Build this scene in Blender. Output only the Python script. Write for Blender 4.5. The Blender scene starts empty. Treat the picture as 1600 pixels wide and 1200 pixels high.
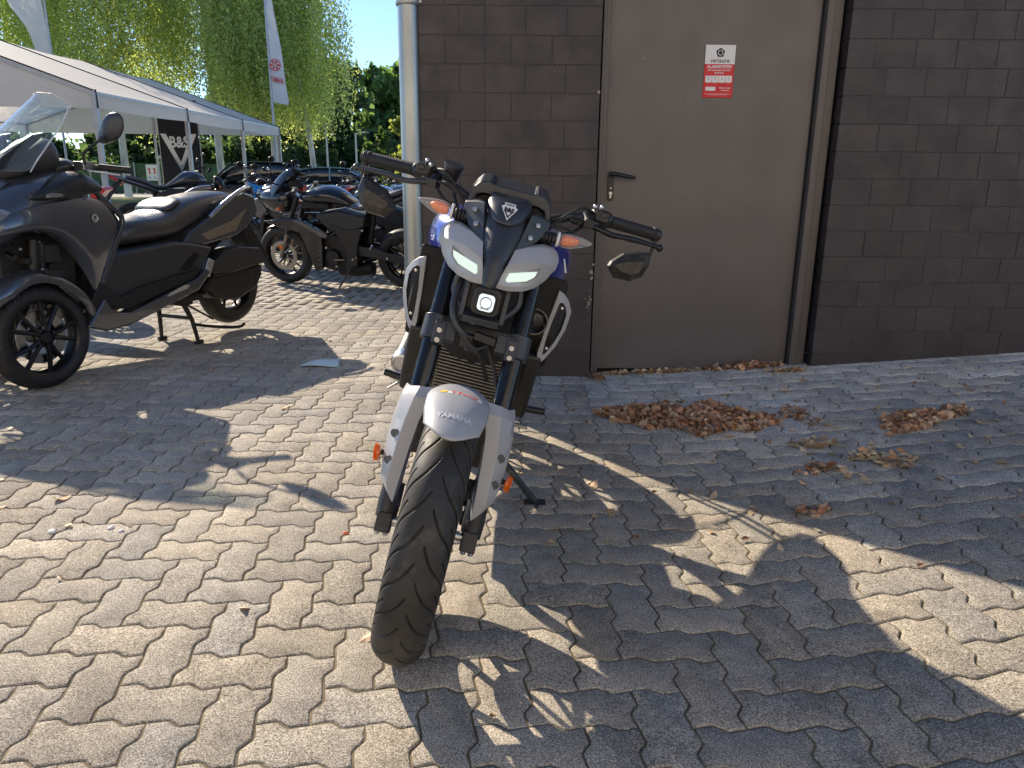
import bpy, math, random
import numpy as np
from mathutils import Vector, Matrix
R = math.radians; PI = math.pi
random.seed(7); rng = np.random.default_rng(7)
C = bpy.context.scene.collection
scene = bpy.context.scene
# ------------------------------------------------------------------ camera, sky, sun
cam_d = bpy.data.cameras.new('camera'); cam = bpy.data.objects.new('camera', cam_d); C.objects.link(cam)
cam_d.sensor_width = 36; cam_d.lens = 25.875; cam_d.clip_start = .05; cam_d.clip_end = 3000
PIT = math.atan(314 / 1150.); ROL = R(.55)
F_ = Vector((0, math.cos(PIT), -math.sin(PIT))); U_ = Vector((0, math.sin(PIT), math.cos(PIT))); R_ = Vector((1, 0, 0))
R2 = R_ * math.cos(ROL) + U_ * math.sin(ROL); U2 = -R_ * math.sin(ROL) + U_ * math.cos(ROL)
m = Matrix((R2, U2, -F_)).transposed().to_4x4(); m.translation = (0, 0, 1.03); cam.matrix_world = m
scene.camera = cam
SUN_EL = R(31); SUN_AZ = R(-40.4)      # azimuth from +Y toward +X
w = bpy.data.worlds.new("World"); scene.world = w; w.use_nodes = True
nt = w.node_tree; sky = nt.nodes.new('ShaderNodeTexSky'); sky.sky_type = 'NISHITA'; sky.sun_disc = False
sky.sun_elevation = SUN_EL; sky.sun_rotation = SUN_AZ; sky.air_density = .72; sky.dust_density = 0; sky.ozone_density = 3.2
bgn = nt.nodes['Background']; nt.links.new(sky.outputs[0], bgn.inputs[0]); bgn.inputs[1].default_value = .13
sd = bpy.data.lights.new('sun', 'SUN'); sd.energy = 4.5; sd.angle = R(.55); sd.color = (1, .86, .68)
sun = bpy.data.objects.new('sun', sd); C.objects.link(sun)
sdir = Vector((math.sin(SUN_AZ) * math.cos(SUN_EL), math.cos(SUN_AZ) * math.cos(SUN_EL), math.sin(SUN_EL)))
sun.rotation_euler = sdir.to_track_quat('Z', 'Y').to_euler(); sun.location = sdir * 40
vs = scene.view_settings; vs.view_transform = 'Standard'; vs.look = 'None'; vs.exposure = .82; vs.gamma = 1
# ------------------------------------------------------------------ materials
def mat(name, col, rough=.5, metal=0, var=.0, vscale=8, bump=0, bscale=60, coat=0, spec=.5, rvar=.0, dust=0, emis=None, es=0, trans=0, alpha=1, attr=None, stretch=None, sheen=0):
    M = bpy.data.materials.new(name); M.use_nodes = True; n = M.node_tree.nodes; l = M.node_tree.links
    b = n['Principled BSDF']; b.inputs['Base Color'].default_value = (*col, 1); b.inputs['Roughness'].default_value = rough
    b.inputs['Metallic'].default_value = metal; b.inputs['Coat Weight'].default_value = coat; b.inputs['Coat Roughness'].default_value = .06
    b.inputs['Specular IOR Level'].default_value = spec
    tc = n.new('ShaderNodeTexCoord'); src = tc.outputs['Object']
    if stretch:
        mp = n.new('ShaderNodeMapping'); mp.inputs['Scale'].default_value = stretch; l.new(src, mp.inputs[0]); src = mp.outputs[0]
    colout = None
    def noise(s, d=4, r=.6):
        t = n.new('ShaderNodeTexNoise'); t.inputs['Scale'].default_value = s; t.inputs['Detail'].default_value = d; t.inputs['Roughness'].default_value = r
        l.new(src, t.inputs['Vector']); return t.outputs[0]
    if attr:
        a = n.new('ShaderNodeAttribute'); a.attribute_name = attr; mx = n.new('ShaderNodeMix'); mx.data_type = 'RGBA'; mx.blend_type = 'MULTIPLY'
        mx.inputs[0].default_value = 1; mx.inputs[6].default_value = (*col, 1); l.new(a.outputs['Color'], mx.inputs[7]); colout = mx.outputs[2]
    if var:
        mr = n.new('ShaderNodeMapRange'); l.new(noise(vscale), mr.inputs[0]); mr.inputs[1].default_value = .3; mr.inputs[2].default_value = .7
        mr.inputs[3].default_value = 1 - var; mr.inputs[4].default_value = 1 + var
        mx = n.new('ShaderNodeMix'); mx.data_type = 'RGBA'; mx.blend_type = 'MULTIPLY'; mx.inputs[0].default_value = 1
        if colout: l.new(colout, mx.inputs[6])
        else: mx.inputs[6].default_value = (*col, 1)
        l.new(mr.outputs[0], mx.inputs[7]); colout = mx.outputs[2]
    if dust:
        cr = n.new('ShaderNodeMapRange'); l.new(noise(vscale * 2.3, 6, .7), cr.inputs[0]); cr.inputs[1].default_value = .52; cr.inputs[2].default_value = .8
        cr.inputs[3].default_value = 0; cr.inputs[4].default_value = dust
        mx = n.new('ShaderNodeMix'); mx.data_type = 'RGBA'; l.new(cr.outputs[0], mx.inputs[0])
        if colout: l.new(colout, mx.inputs[6])
        else: mx.inputs[6].default_value = (*col, 1)
        mx.inputs[7].default_value = (.32, .28, .22, 1); colout = mx.outputs[2]
    if colout: l.new(colout, b.inputs['Base Color'])
    if rvar:
        mr = n.new('ShaderNodeMapRange'); l.new(noise(vscale * 1.7), mr.inputs[0]); mr.inputs[1].default_value = .3; mr.inputs[2].default_value = .7
        mr.inputs[3].default_value = max(0, rough - rvar); mr.inputs[4].default_value = min(1, rough + rvar); l.new(mr.outputs[0], b.inputs['Roughness'])
    if bump:
        bp = n.new('ShaderNodeBump'); bp.inputs['Strength'].default_value = bump; bp.inputs['Distance'].default_value = .002
        l.new(noise(bscale, 5, .65), bp.inputs['Height']); l.new(bp.outputs[0], b.inputs['Normal'])
    if emis: b.inputs['Emission Color'].default_value = (*emis, 1); b.inputs['Emission Strength'].default_value = es
    if trans: b.inputs['Transmission Weight'].default_value = trans
    if alpha < 1: b.inputs['Alpha'].default_value = alpha
    return M
M = {}
M['grey'] = mat('light_grey_paint', (.36, .37, .39), .42, 0, .05, 6, coat=.25, rvar=.06, dust=.04)
M['recess'] = mat('grey_recess', (.10, .105, .115), .5)
M['taupe'] = mat('taupe_grey_bezel', (.26, .25, .23), .5)  # cover grey with the brownish recess shading mixed into the colour
M['black'] = mat('black_plastic', (.014, .0145, .016), .42, 0, .15, 30, .15, 900, rvar=.1, dust=.05)
M['satin'] = mat('satin_charcoal_plastic', (.03, .034, .042), .36, 0, .1, 12, .12, 1200, rvar=.08, dust=.03)
M['dark'] = mat('matte_black', (.008, .008, .009), .7, dust=.06, vscale=20)
M['gloss'] = mat('gloss_black_tube', (.012, .013, .016), .16, .3, rvar=.08, vscale=20)
M['rubber'] = mat('grip_rubber', (.014, .014, .015), .6, 0, .2, 60, .4, 500)
M['tyre'] = mat('tyre_rubber', (.024, .023, .022), .62, 0, .25, 9, .25, 400, rvar=.15, dust=.2)
M['tyre2'] = mat('tyre_rubber_clean', (.016, .016, .017), .6, 0, .2, 9, .2, 400, rvar=.1, dust=.1)
M['blue'] = mat('blue_metallic_paint', (.02, .03, .30), .25, .35, .05, 5, coat=1)
M['rimblue'] = mat('dark_blue_rim', (.012, .014, .11), .3, .4, coat=.6)
M['rim'] = mat('black_rim', (.012, .012, .014), .33, .3, rvar=.08, vscale=10)
M['steel'] = mat('brushed_steel', (.55, .55, .54), .3, 1, .1, 20, rvar=.1)
M['bolt'] = mat('bolt_steel', (.6, .6, .6), .3, .9)
M['disc'] = mat('brake_disc_steel', (.33, .32, .31), .28, 1, .1, 40)
M['silver'] = mat('silver_can', (.6, .62, .64), .28, 1, .12, 12, rvar=.1)
M['engine'] = mat('engine_casting', (.03, .03, .032), .45, .6, .3, 25, .4, 120)
M['fin'] = mat('radiator_fins', (.24, .205, .165), .5, .4, .2, 30)
M['led'] = mat('daytime_lamp', (.3, .32, .3), .2, emis=(.82, 1, .86), es=.44)
M['proj'] = mat('projector_lens', (.3, .32, .34), .1, emis=(.8, .95, 1), es=.62)
M['orange'] = mat('amber_reflector', (.75, .16, .02), .2, coat=.5)
M['amber'] = mat('amber_bulb_core', (.85, .17, .015), .3, bump=1, bscale=260, var=.3, vscale=160)
M['white'] = mat('white_plastic', (.72, .72, .72), .5)
M['wpanel'] = mat('white_satin', (.7, .7, .68), .35)
M['red'] = mat('red_lens', (.55, .01, .015), .15, coat=1)
M['redp'] = mat('red_print', (.62, .015, .02), .5)
M['yellow'] = mat('yellow_print', (.8, .5, .05), .5)
M['blackp'] = mat('black_print', (.01, .01, .012), .5)
M['emb'] = mat('embossed_letter_grey', (.56, .58, .62), .4)
M['char'] = mat('charcoal_metallic_paint', (.085, .092, .105), .22, .6, .05, 6, coat=.9, rvar=.05)
M['matchar'] = mat('charcoal_matte_panel', (.030, .031, .034), .5, .1, .1, 8, .1, 800, rvar=.08)
M['seat'] = mat('vinyl_seat', (.045, .045, .046), .31, 0, .1, 9, .3, 500, rvar=.08, spec=.8)
M['carteal'] = mat('green_blue_car_paint', (.13, .23, .24), .25, .4, coat=1)
M['carbk'] = mat('dark_grey_car_paint', (.02, .021, .024), .22, .3, coat=1)
M['glassd'] = mat('dark_car_glass', (.01, .015, .017), .05, .1, spec=.8)
M['cyan'] = mat('bright_blue_paint', (.02, .27, .62), .3, coat=.6)
M['galv'] = mat('galvanised_zinc', (.36, .385, .38), .38, .85, .14, 7, .15, 60, rvar=.1, stretch=(1, 1, .25))
M['wall'] = mat('dark_brown_masonry_paint', (.040, .033, .0352), .5, 0, .2, 4, .9, 110, rvar=.15, spec=.5, dust=.08, attr='col')
M['door'] = mat('taupe_door_paint', (.108, .095, .091), .36, 0, .09, 2.6, .10, 60, rvar=.10, dust=.05)
M['frame'] = mat('taupe_frame_paint', (.095, .083, .078), .4, 0, .1, 4, .1, 90)
M['gap'] = mat('door_gap_rubber', (.006, .006, .006), .8)
M['fabric'] = mat('dark_flag_fabric', (.009, .01, .014), .8)
M['bark'] = mat('birch_bark', (.55, .53, .48), .8, 0, .45, 3, .5, 20, stretch=(1, 1, .3))
M['barkd'] = mat('dark_bark', (.08, .065, .05), .9, 0, .3, 4, .5, 20)
M['post'] = mat('aluminium_post', (.42, .42, .42), .45, .6, .1, 6)
M['concrete'] = mat('verge_wall_stone', (.16, .14, .12), .9, 0, .3, 3, .6, 30)
M['asphalt'] = mat('pale_road_asphalt', (.30, .29, .275), .9, 0, .1, .5, .3, 60)
M['soil'] = mat('ground_soil', (.10, .09, .07), .95, 0, .25, .6, .4, 20)
M['mask'] = mat('pale_blue_nonwoven', (.45, .62, .74), .8, 0, .05, 20, .3, 200)
M['leafb'] = None
def leafmat(name, trans=.5, rough=.6):
    m = bpy.data.materials.new(name); m.use_nodes = True; n = m.node_tree.nodes; l = m.node_tree.links
    for x in list(n):
        if x.type != 'OUTPUT_MATERIAL': n.remove(x)
    out = [x for x in n if x.type == 'OUTPUT_MATERIAL'][0]
    a = n.new('ShaderNodeAttribute'); a.attribute_name = 'col'
    p = n.new('ShaderNodeBsdfPrincipled'); p.inputs['Roughness'].default_value = rough; l.new(a.outputs[0], p.inputs['Base Color'])
    t = n.new('ShaderNodeBsdfTranslucent'); g = n.new('ShaderNodeMix'); g.data_type = 'RGBA'; g.blend_type = 'MULTIPLY'; g.inputs[0].default_value = 1
    l.new(a.outputs[0], g.inputs[6]); g.inputs[7].default_value = (1.7, 1.7, .9, 1); l.new(g.outputs[2], t.inputs[0])
    mx = n.new('ShaderNodeMixShader'); mx.inputs[0].default_value = trans; l.new(p.outputs[0], mx.inputs[1]); l.new(t.outputs[0], mx.inputs[2]); l.new(mx.outputs[0], out.inputs[0])
    return m
M['leaf'] = leafmat('green_leaves', .58); M['dry'] = leafmat('dry_leaves', .05)
def clearmat(name, tint=(1, 1, 1), f=.55, rough=.05):
    m = bpy.data.materials.new(name); m.use_nodes = True; n = m.node_tree.nodes; l = m.node_tree.links
    p = n['Principled BSDF']; p.inputs['Base Color'].default_value = (*tint, 1); p.inputs['Roughness'].default_value = rough; p.inputs['Coat Weight'].default_value = 1
    out = [x for x in n if x.type == 'OUTPUT_MATERIAL'][0]
    t = n.new('ShaderNodeBsdfTransparent'); t.inputs[0].default_value = (min(1, tint[0] + .35), min(1, tint[1] + .35), min(1, tint[2] + .35), 1)
    fr = n.new('ShaderNodeLayerWeight'); fr.inputs[0].default_value = .5
    pw = n.new('ShaderNodeMath'); pw.operation = 'POWER'; pw.inputs[1].default_value = 3; l.new(fr.outputs['Facing'], pw.inputs[0])
    ad = n.new('ShaderNodeMath'); ad.operation = 'ADD'; ad.use_clamp = True; ad.inputs[1].default_value = f; l.new(pw.outputs[0], ad.inputs[0])
    mx = n.new('ShaderNodeMixShader'); l.new(ad.outputs[0], mx.inputs[0]); l.new(t.outputs[0], mx.inputs[1]); l.new(p.outputs[0], mx.inputs[2]); l.new(mx.outputs[0], out.inputs[0])
    return m
M['clear'] = clearmat('clear_lens', (.78, .78, .77), .17, .12)
M['screen'] = clearmat('clear_windscreen', (.6, .68, .78), .05, .03)
M['smoke'] = clearmat('smoked_windscreen', (.05, .055, .06), .45, .05)
def translmat(name, col, trans, rough=.7, var=.05, vscale=3):
    m = mat(name, col, rough, 0, var, vscale); n = m.node_tree.nodes; l = m.node_tree.links
    out = [x for x in n if x.type == 'OUTPUT_MATERIAL'][0]; p = n['Principled BSDF']
    t = n.new('ShaderNodeBsdfTranslucent'); t.inputs[0].default_value = (*col, 1)
    mx = n.new('ShaderNodeMixShader'); mx.inputs[0].default_value = trans; l.new(p.outputs[0], mx.inputs[1]); l.new(t.outputs[0], mx.inputs[2]); l.new(mx.outputs[0], out.inputs[0])
    return m
M['tent'] = translmat('white_tent_canvas', (.84, .81, .75), .45)
M['flagw'] = translmat('white_flag_cloth', (.78, .76, .76), .4)
M['net'] = mat('green_fence_mesh', (.055, .11, .055), .8, 0, .25, 1.5, alpha=.85)
def paver_mat():
    m = mat('concrete_pavers', (1, 1, 1), .9, spec=.22); n = m.node_tree.nodes; l = m.node_tree.links; b = n['Principled BSDF']; tc = n.new('ShaderNodeTexCoord')
    def noi(s, d=5, r=.6, t='ShaderNodeTexNoise'):
        x = n.new(t); x.inputs['Scale'].default_value = s
        if t == 'ShaderNodeTexNoise': x.inputs['Detail'].default_value = d; x.inputs['Roughness'].default_value = r
        l.new(tc.outputs['Object'], x.inputs['Vector']); return x
    a = n.new('ShaderNodeAttribute'); a.attribute_name = 'col'
    def mul(c, fac, lo, hi, a0=.3, a1=.7):
        mr = n.new('ShaderNodeMapRange'); l.new(fac, mr.inputs[0]); mr.inputs[1].default_value = a0; mr.inputs[2].default_value = a1; mr.inputs[3].default_value = lo; mr.inputs[4].default_value = hi
        mx = n.new('ShaderNodeMix'); mx.data_type = 'RGBA'; mx.blend_type = 'MULTIPLY'; mx.inputs[0].default_value = 1; l.new(c, mx.inputs[6]); l.new(mr.outputs[0], mx.inputs[7]); return mx.outputs[2]
    c = a.outputs[0]
    c = mul(c, noi(280, 2, .7).outputs[0], .30, 1.75, .33, .67)
    c = mul(c, noi(95, 3, .7).outputs[0], .78, 1.22, .3, .7)
    c = mul(c, noi(18, 6).outputs[0], .84, 1.14)
    c = mul(c, noi(1.3, 4).outputs[0], .78, 1.18)
    c = mul(c, noi(6.5, 5, .7).outputs[0], .72, 1.10, .25, .5)
    # pale aggregate specks
    v = noi(190, t='ShaderNodeTexVoronoi'); mr = n.new('ShaderNodeMapRange'); l.new(v.outputs['Distance'], mr.inputs[0]); mr.inputs[1].default_value = .16; mr.inputs[2].default_value = .26; mr.inputs[3].default_value = 1; mr.inputs[4].default_value = 0
    v2 = n.new('ShaderNodeMath'); v2.operation = 'GREATER_THAN'; sep = n.new('ShaderNodeSeparateColor'); l.new(v.outputs['Color'], sep.inputs[0]); l.new(sep.outputs[0], v2.inputs[0]); v2.inputs[1].default_value = .72
    v3 = n.new('ShaderNodeMath'); v3.operation = 'MULTIPLY'; l.new(mr.outputs[0], v3.inputs[0]); l.new(v2.outputs[0], v3.inputs[1])
    mx = n.new('ShaderNodeMix'); mx.data_type = 'RGBA'; l.new(v3.outputs[0], mx.inputs[0]); l.new(c, mx.inputs[6]); mx.inputs[7].default_value = (.62, .59, .53, 1); c = mx.outputs[2]
    l.new(c, b.inputs['Base Color'])
    bp = n.new('ShaderNodeBump'); bp.inputs['Strength'].default_value = .9; bp.inputs['Distance'].default_value = .0025; l.new(noi(230, 4, .7).outputs[0], bp.inputs['Height']); l.new(bp.outputs[0], b.inputs['Normal'])
    return m
M['paver'] = paver_mat()
M['joint'] = mat('joint_sand', (.17, .135, .08), .95, 0, .45, 9, 1, 150, dust=.3)
M['grass'] = mat('verge_grass', (.16, .18, .045), .9, 0, .3, 2, 1, 60)
# ------------------------------------------------------------------ mesh helpers
class MB:
    def __init__(s): s.v = []; s.f = []
    def add(s, V, Fc):
        o = len(s.v); s.v += [tuple(p) for p in V]; s.f += [tuple(i + o for i in f) for f in Fc]; return s
    def box(s, c, d, rot=None):
        V = [Vector((x * d[0] / 2, y * d[1] / 2, z * d[2] / 2)) for x in (-1, 1) for y in (-1, 1) for z in (-1, 1)]
        if rot: Mr = Matrix.Rotation(rot[0], 3, 'X') if False else (Matrix.Rotation(rot[2], 3, 'Z') @ Matrix.Rotation(rot[1], 3, 'Y') @ Matrix.Rotation(rot[0], 3, 'X')); V = [Mr @ v for v in V]
        V = [v + Vector(c) for v in V]
        return s.add(V, [(0, 1, 3, 2), (4, 6, 7, 5), (0, 4, 5, 1), (2, 3, 7, 6), (0, 2, 6, 4), (1, 5, 7, 3)])
    def tube(s, pts, r, n=12, cap=True, smooth=0):
        pts = [Vector(p) for p in pts]
        if smooth:
            q = []
            for i in range(len(pts) - 1):
                p0 = pts[max(0, i - 1)]; p1 = pts[i]; p2 = pts[i + 1]; p3 = pts[min(len(pts) - 1, i + 2)]
                for k in range(smooth):
                    t = k / smooth
                    q.append(.5 * ((2 * p1) + (p2 - p0) * t + (2 * p0 - 5 * p1 + 4 * p2 - p3) * t * t + (3 * p1 - p0 - 3 * p2 + p3) * t ** 3))
            q.append(pts[-1])
            if isinstance(r, (list, tuple)):
                rr = []
                for i in range(len(pts) - 1): rr += [r[i] + (r[i + 1] - r[i]) * k / smooth for k in range(smooth)]
                r = rr + [r[-1]]
            pts = q
        rs = r if isinstance(r, (list, tuple)) else [r] * len(pts)
        V = []; Fc = []; up = None
        for i, p in enumerate(pts):
            t = (pts[min(i + 1, len(pts) - 1)] - pts[max(i - 1, 0)]).normalized()
            if up is None:
                up = t.orthogonal().normalized()
            up = (up - t * up.dot(t)).normalized(); b = t.cross(up)
            for k in range(n):
                a = 2 * PI * k / n; V.append(p + (up * math.cos(a) + b * math.sin(a)) * rs[i])
        for i in range(len(pts) - 1):
            for k in range(n):
                a = i * n + k; b_ = i * n + (k + 1) % n; Fc.append((a, b_, b_ + n, a + n))
        if cap: Fc.append(tuple(range(n))[::-1]); Fc.append(tuple(range((len(pts) - 1) * n, len(pts) * n)))
        return s.add(V, Fc)
    def lathe(s, prof, c=(0, 0, 0), ax=(1, 0, 0), n=48, closed=False):
        ax = Vector(ax).normalized(); u = ax.orthogonal().normalized(); b = ax.cross(u); c = Vector(c); V = []; Fc = []; m_ = len(prof)
        for k in range(n):
            a = 2 * PI * k / n; d = u * math.cos(a) + b * math.sin(a)
            V += [c + d * r + ax * h for r, h in prof]
        for k in range(n):
            k2 = (k + 1) % n
            for i in range(m_ if closed else m_ - 1):
                j = (i + 1) % m_; Fc.append((k * m_ + i, k2 * m_ + i, k2 * m_ + j, k * m_ + j))
        return s.add(V, Fc)
    def prism(s, poly, off):      # poly: list of 3D points, off: extrusion vector
        n = len(poly); off = Vector(off); V = [Vector(p) for p in poly] + [Vector(p) + off for p in poly]
        return s.add(V, [tuple(range(n)), tuple(range(2 * n - 1, n - 1, -1))] + [(i, i + n, (i + 1) % n + n, (i + 1) % n) for i in range(n)])
    def slab(s, yz, x0, x1): return s.prism([(x0, y, z) for y, z in yz], (x1 - x0, 0, 0))
    def grid(s, rows, close=False):
        m_ = len(rows[0]); V = [p for r in rows for p in r]; Fc = []
        for i in range(len(rows) - 1):
            for j in range(m_ if close else m_ - 1):
                k = (j + 1) % m_; Fc.append((i * m_ + j, i * m_ + k, (i + 1) * m_ + k, (i + 1) * m_ + j))
        return s.add(V, Fc)
    def loft(s, secs, n=20, ax='y'):    # secs: (pos, zbot, ztop, halfwidth, exponent[, xcentre])
        rows = []
        for q in secs:
            p, zb, zt, hw, e = q[:5]; xc = q[5] if len(q) > 5 else 0; row = []
            for k in range(n):
                a = 2 * PI * k / n; ca, sa = math.cos(a), math.sin(a)
                x = xc + hw * math.copysign(abs(ca) ** (2 / e), ca); z = (zb + zt) / 2 + (zt - zb) / 2 * math.copysign(abs(sa) ** (2 / e), sa)
                row.append((x, p, z) if ax == 'y' else (p, x, z))
            rows.append(row)
        o = len(s.v); s.grid(rows, True); s.f.append(tuple(range(o, o + n))[::-1]); s.f.append(tuple(range(o + (len(rows) - 1) * n, o + len(rows) * n))); return s
    def ell(s, c, r, n=16, m_=10):
        V = []; Fc = []
        for i in range(m_ + 1):
            t = PI * i / m_
            for k in range(n): a = 2 * PI * k / n; V.append((c[0] + r[0] * math.sin(t) * math.cos(a), c[1] + r[1] * math.sin(t) * math.sin(a), c[2] + r[2] * math.cos(t)))
        for i in range(m_):
            for k in range(n): k2 = (k + 1) % n; Fc.append((i * n + k, (i + 1) * n + k, (i + 1) * n + k2, i * n + k2))
        return s.add(V, Fc)
    def mirror(s):
        o = len(s.v); s.v += [(-x, y, z) for x, y, z in s.v[:o]]; s.f += [tuple(i + o for i in f)[::-1] for f in s.f[:]]; return s
def flip(mb): r = MB(); r.v = [(-x, y, z) for x, y, z in mb.v]; r.f = [f[::-1] for f in mb.f]; return r
def rawmesh(name, V, Fc):
    me = bpy.data.meshes.new(name); me.from_pydata(V, [], Fc); me.update(); return me
def obj(name, mb, m, parent=None, bevel=0, sub=0, solid=0, ang=38, seg=2, fixn=True):
    me = rawmesh(name, mb.v, mb.f)
    if fixn:
        import bmesh
        bm = bmesh.new(); bm.from_mesh(me); bmesh.ops.remove_doubles(bm, verts=bm.verts, dist=1e-6); bmesh.ops.recalc_face_normals(bm, faces=bm.faces); bm.to_mesh(me); bm.free()
    me.materials.append(m if not isinstance(m, str) else M[m])
    for p in me.polygons: p.use_smooth = True
    if not sub: me.set_sharp_from_angle(angle=R(ang))
    o = bpy.data.objects.new(name, me); C.objects.link(o)
    if parent: o.parent = parent
    if solid: md = o.modifiers.new('solid', 'SOLIDIFY'); md.thickness = solid; md.offset = 0
    if bevel: md = o.modifiers.new('bevel', 'BEVEL'); md.width = bevel; md.segments = seg; md.limit_method = 'ANGLE'; md.angle_limit = R(30); md.harden_normals = not sub
    if sub: md = o.modifiers.new('sub', 'SUBSURF'); md.levels = sub; md.render_levels = sub
    return o
def tag(o, label=None, cat=None, group=None, kind=None):
    if label: o['label'] = label
    if cat: o['category'] = cat
    if group: o['group'] = group
    if kind: o['kind'] = kind
    return o
def empty(name, mw, label, cat, group=None):
    o = bpy.data.objects.new(name, None); C.objects.link(o); o.empty_display_size = .1
    o.matrix_world = mw if isinstance(mw, Matrix) else Matrix.Translation(mw)
    return tag(o, label, cat, group)
def kids(o): return [c for c in bpy.data.objects if c.parent == o]
def copy_tree(o, parent=None):
    c = o.copy(); C.objects.link(c); c.parent = parent
    for k in list(o.children): copy_tree(k, c)
    return c
def text_geo(s, size, bold=0):
    cu = bpy.data.curves.new('t', 'FONT'); cu.body = s; cu.size = size; cu.align_x = 'CENTER'; cu.align_y = 'CENTER'; cu.offset = bold; cu.resolution_u = 3
    o = bpy.data.objects.new('t', cu); C.objects.link(o); dg = bpy.context.evaluated_depsgraph_get(); dg.update()
    me = o.evaluated_get(dg).to_mesh(); V = [tuple(v.co) for v in me.vertices]; Fc = [tuple(p.vertices) for p in me.polygons]
    o.evaluated_get(dg).to_mesh_clear(); bpy.data.objects.remove(o); return V, Fc
def text(name, s, size, fn, m, parent, bold=0, sx=1):
    V, Fc = text_geo(s, size, bold); mb = MB(); mb.add([fn(x * sx, y) for x, y, z in V], Fc); return obj(name, mb, m, parent, fixn=False)
def ring(n, r, c=(0, 0)): return [(c[0] + r * math.cos(2 * PI * i / n), c[1] + r * math.sin(2 * PI * i / n)) for i in range(n)]
# ------------------------------------------------------------------ ground
def gz(x, y):
    x = np.asarray(x, float); y = np.asarray(y, float)
    a = np.clip(x - .55, 0, None); ramp = (.078 + .065 * np.clip((3.3 - y) / 1.2, 0, 1)) * (np.sqrt(a * a + .02) - .1414) * (a > 0)
    b = np.clip((y - 2.5) / 1.2, 0, 1); return (ramp + .055 * b * b * (3 - 2 * b) * np.clip((x + 1.1) / .7, 0, 1)) * np.clip(1 - (y - 3.9) / 3, 0, 1)
UN = .1077; X0 = -1.037; Y0 = 1.4343
def edge_off(t, a=.078):
    xs = [0, .18, .34, .40, .60, .66, .82, 1]; ys = [.0, .55, 1, .85, -.85, -1, -.55, 0]
    return a * np.interp(t, xs, ys)
def paver_template(vert, fine=True):
    ts = [0, .18, .34, .40, .60, .66, .82] if fine else [0, .34, .40, .60, .66]
    P = []
    # H stone, units: (0,0)->(2,0)->(2,1)->(0,1), going: bottom edges +x : offset +y then -y
    wdt, hgt = (2, 1) if not vert else (1, 2)
    for i in range(wdt):
        for t in ts: P.append((i + t, float(edge_off(t))))
    for j in range(hgt):
        for t in ts: P.append((wdt - float(edge_off(t)), j + t))   # going +y: -x then +x  (going -y: +x then -x)
    for i in range(wdt):
        for t in ts: P.append((wdt - i - t, hgt - float(edge_off(t))))
    for j in range(hgt):
        for t in ts: P.append((float(edge_off(t)), hgt - j - t))
    P = np.array(P) * UN; n = len(P)
    def inset(P, d):
        nx = np.roll(P, -1, 0); pv = np.roll(P, 1, 0); e = nx - pv; e /= np.linalg.norm(e, axis=1)[:, None]; nr = np.stack([-e[:, 1], e[:, 0]], 1); return P + nr * d
    return P, inset(P, .0024), inset(P, .0040), inset(P, .0066)
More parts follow.
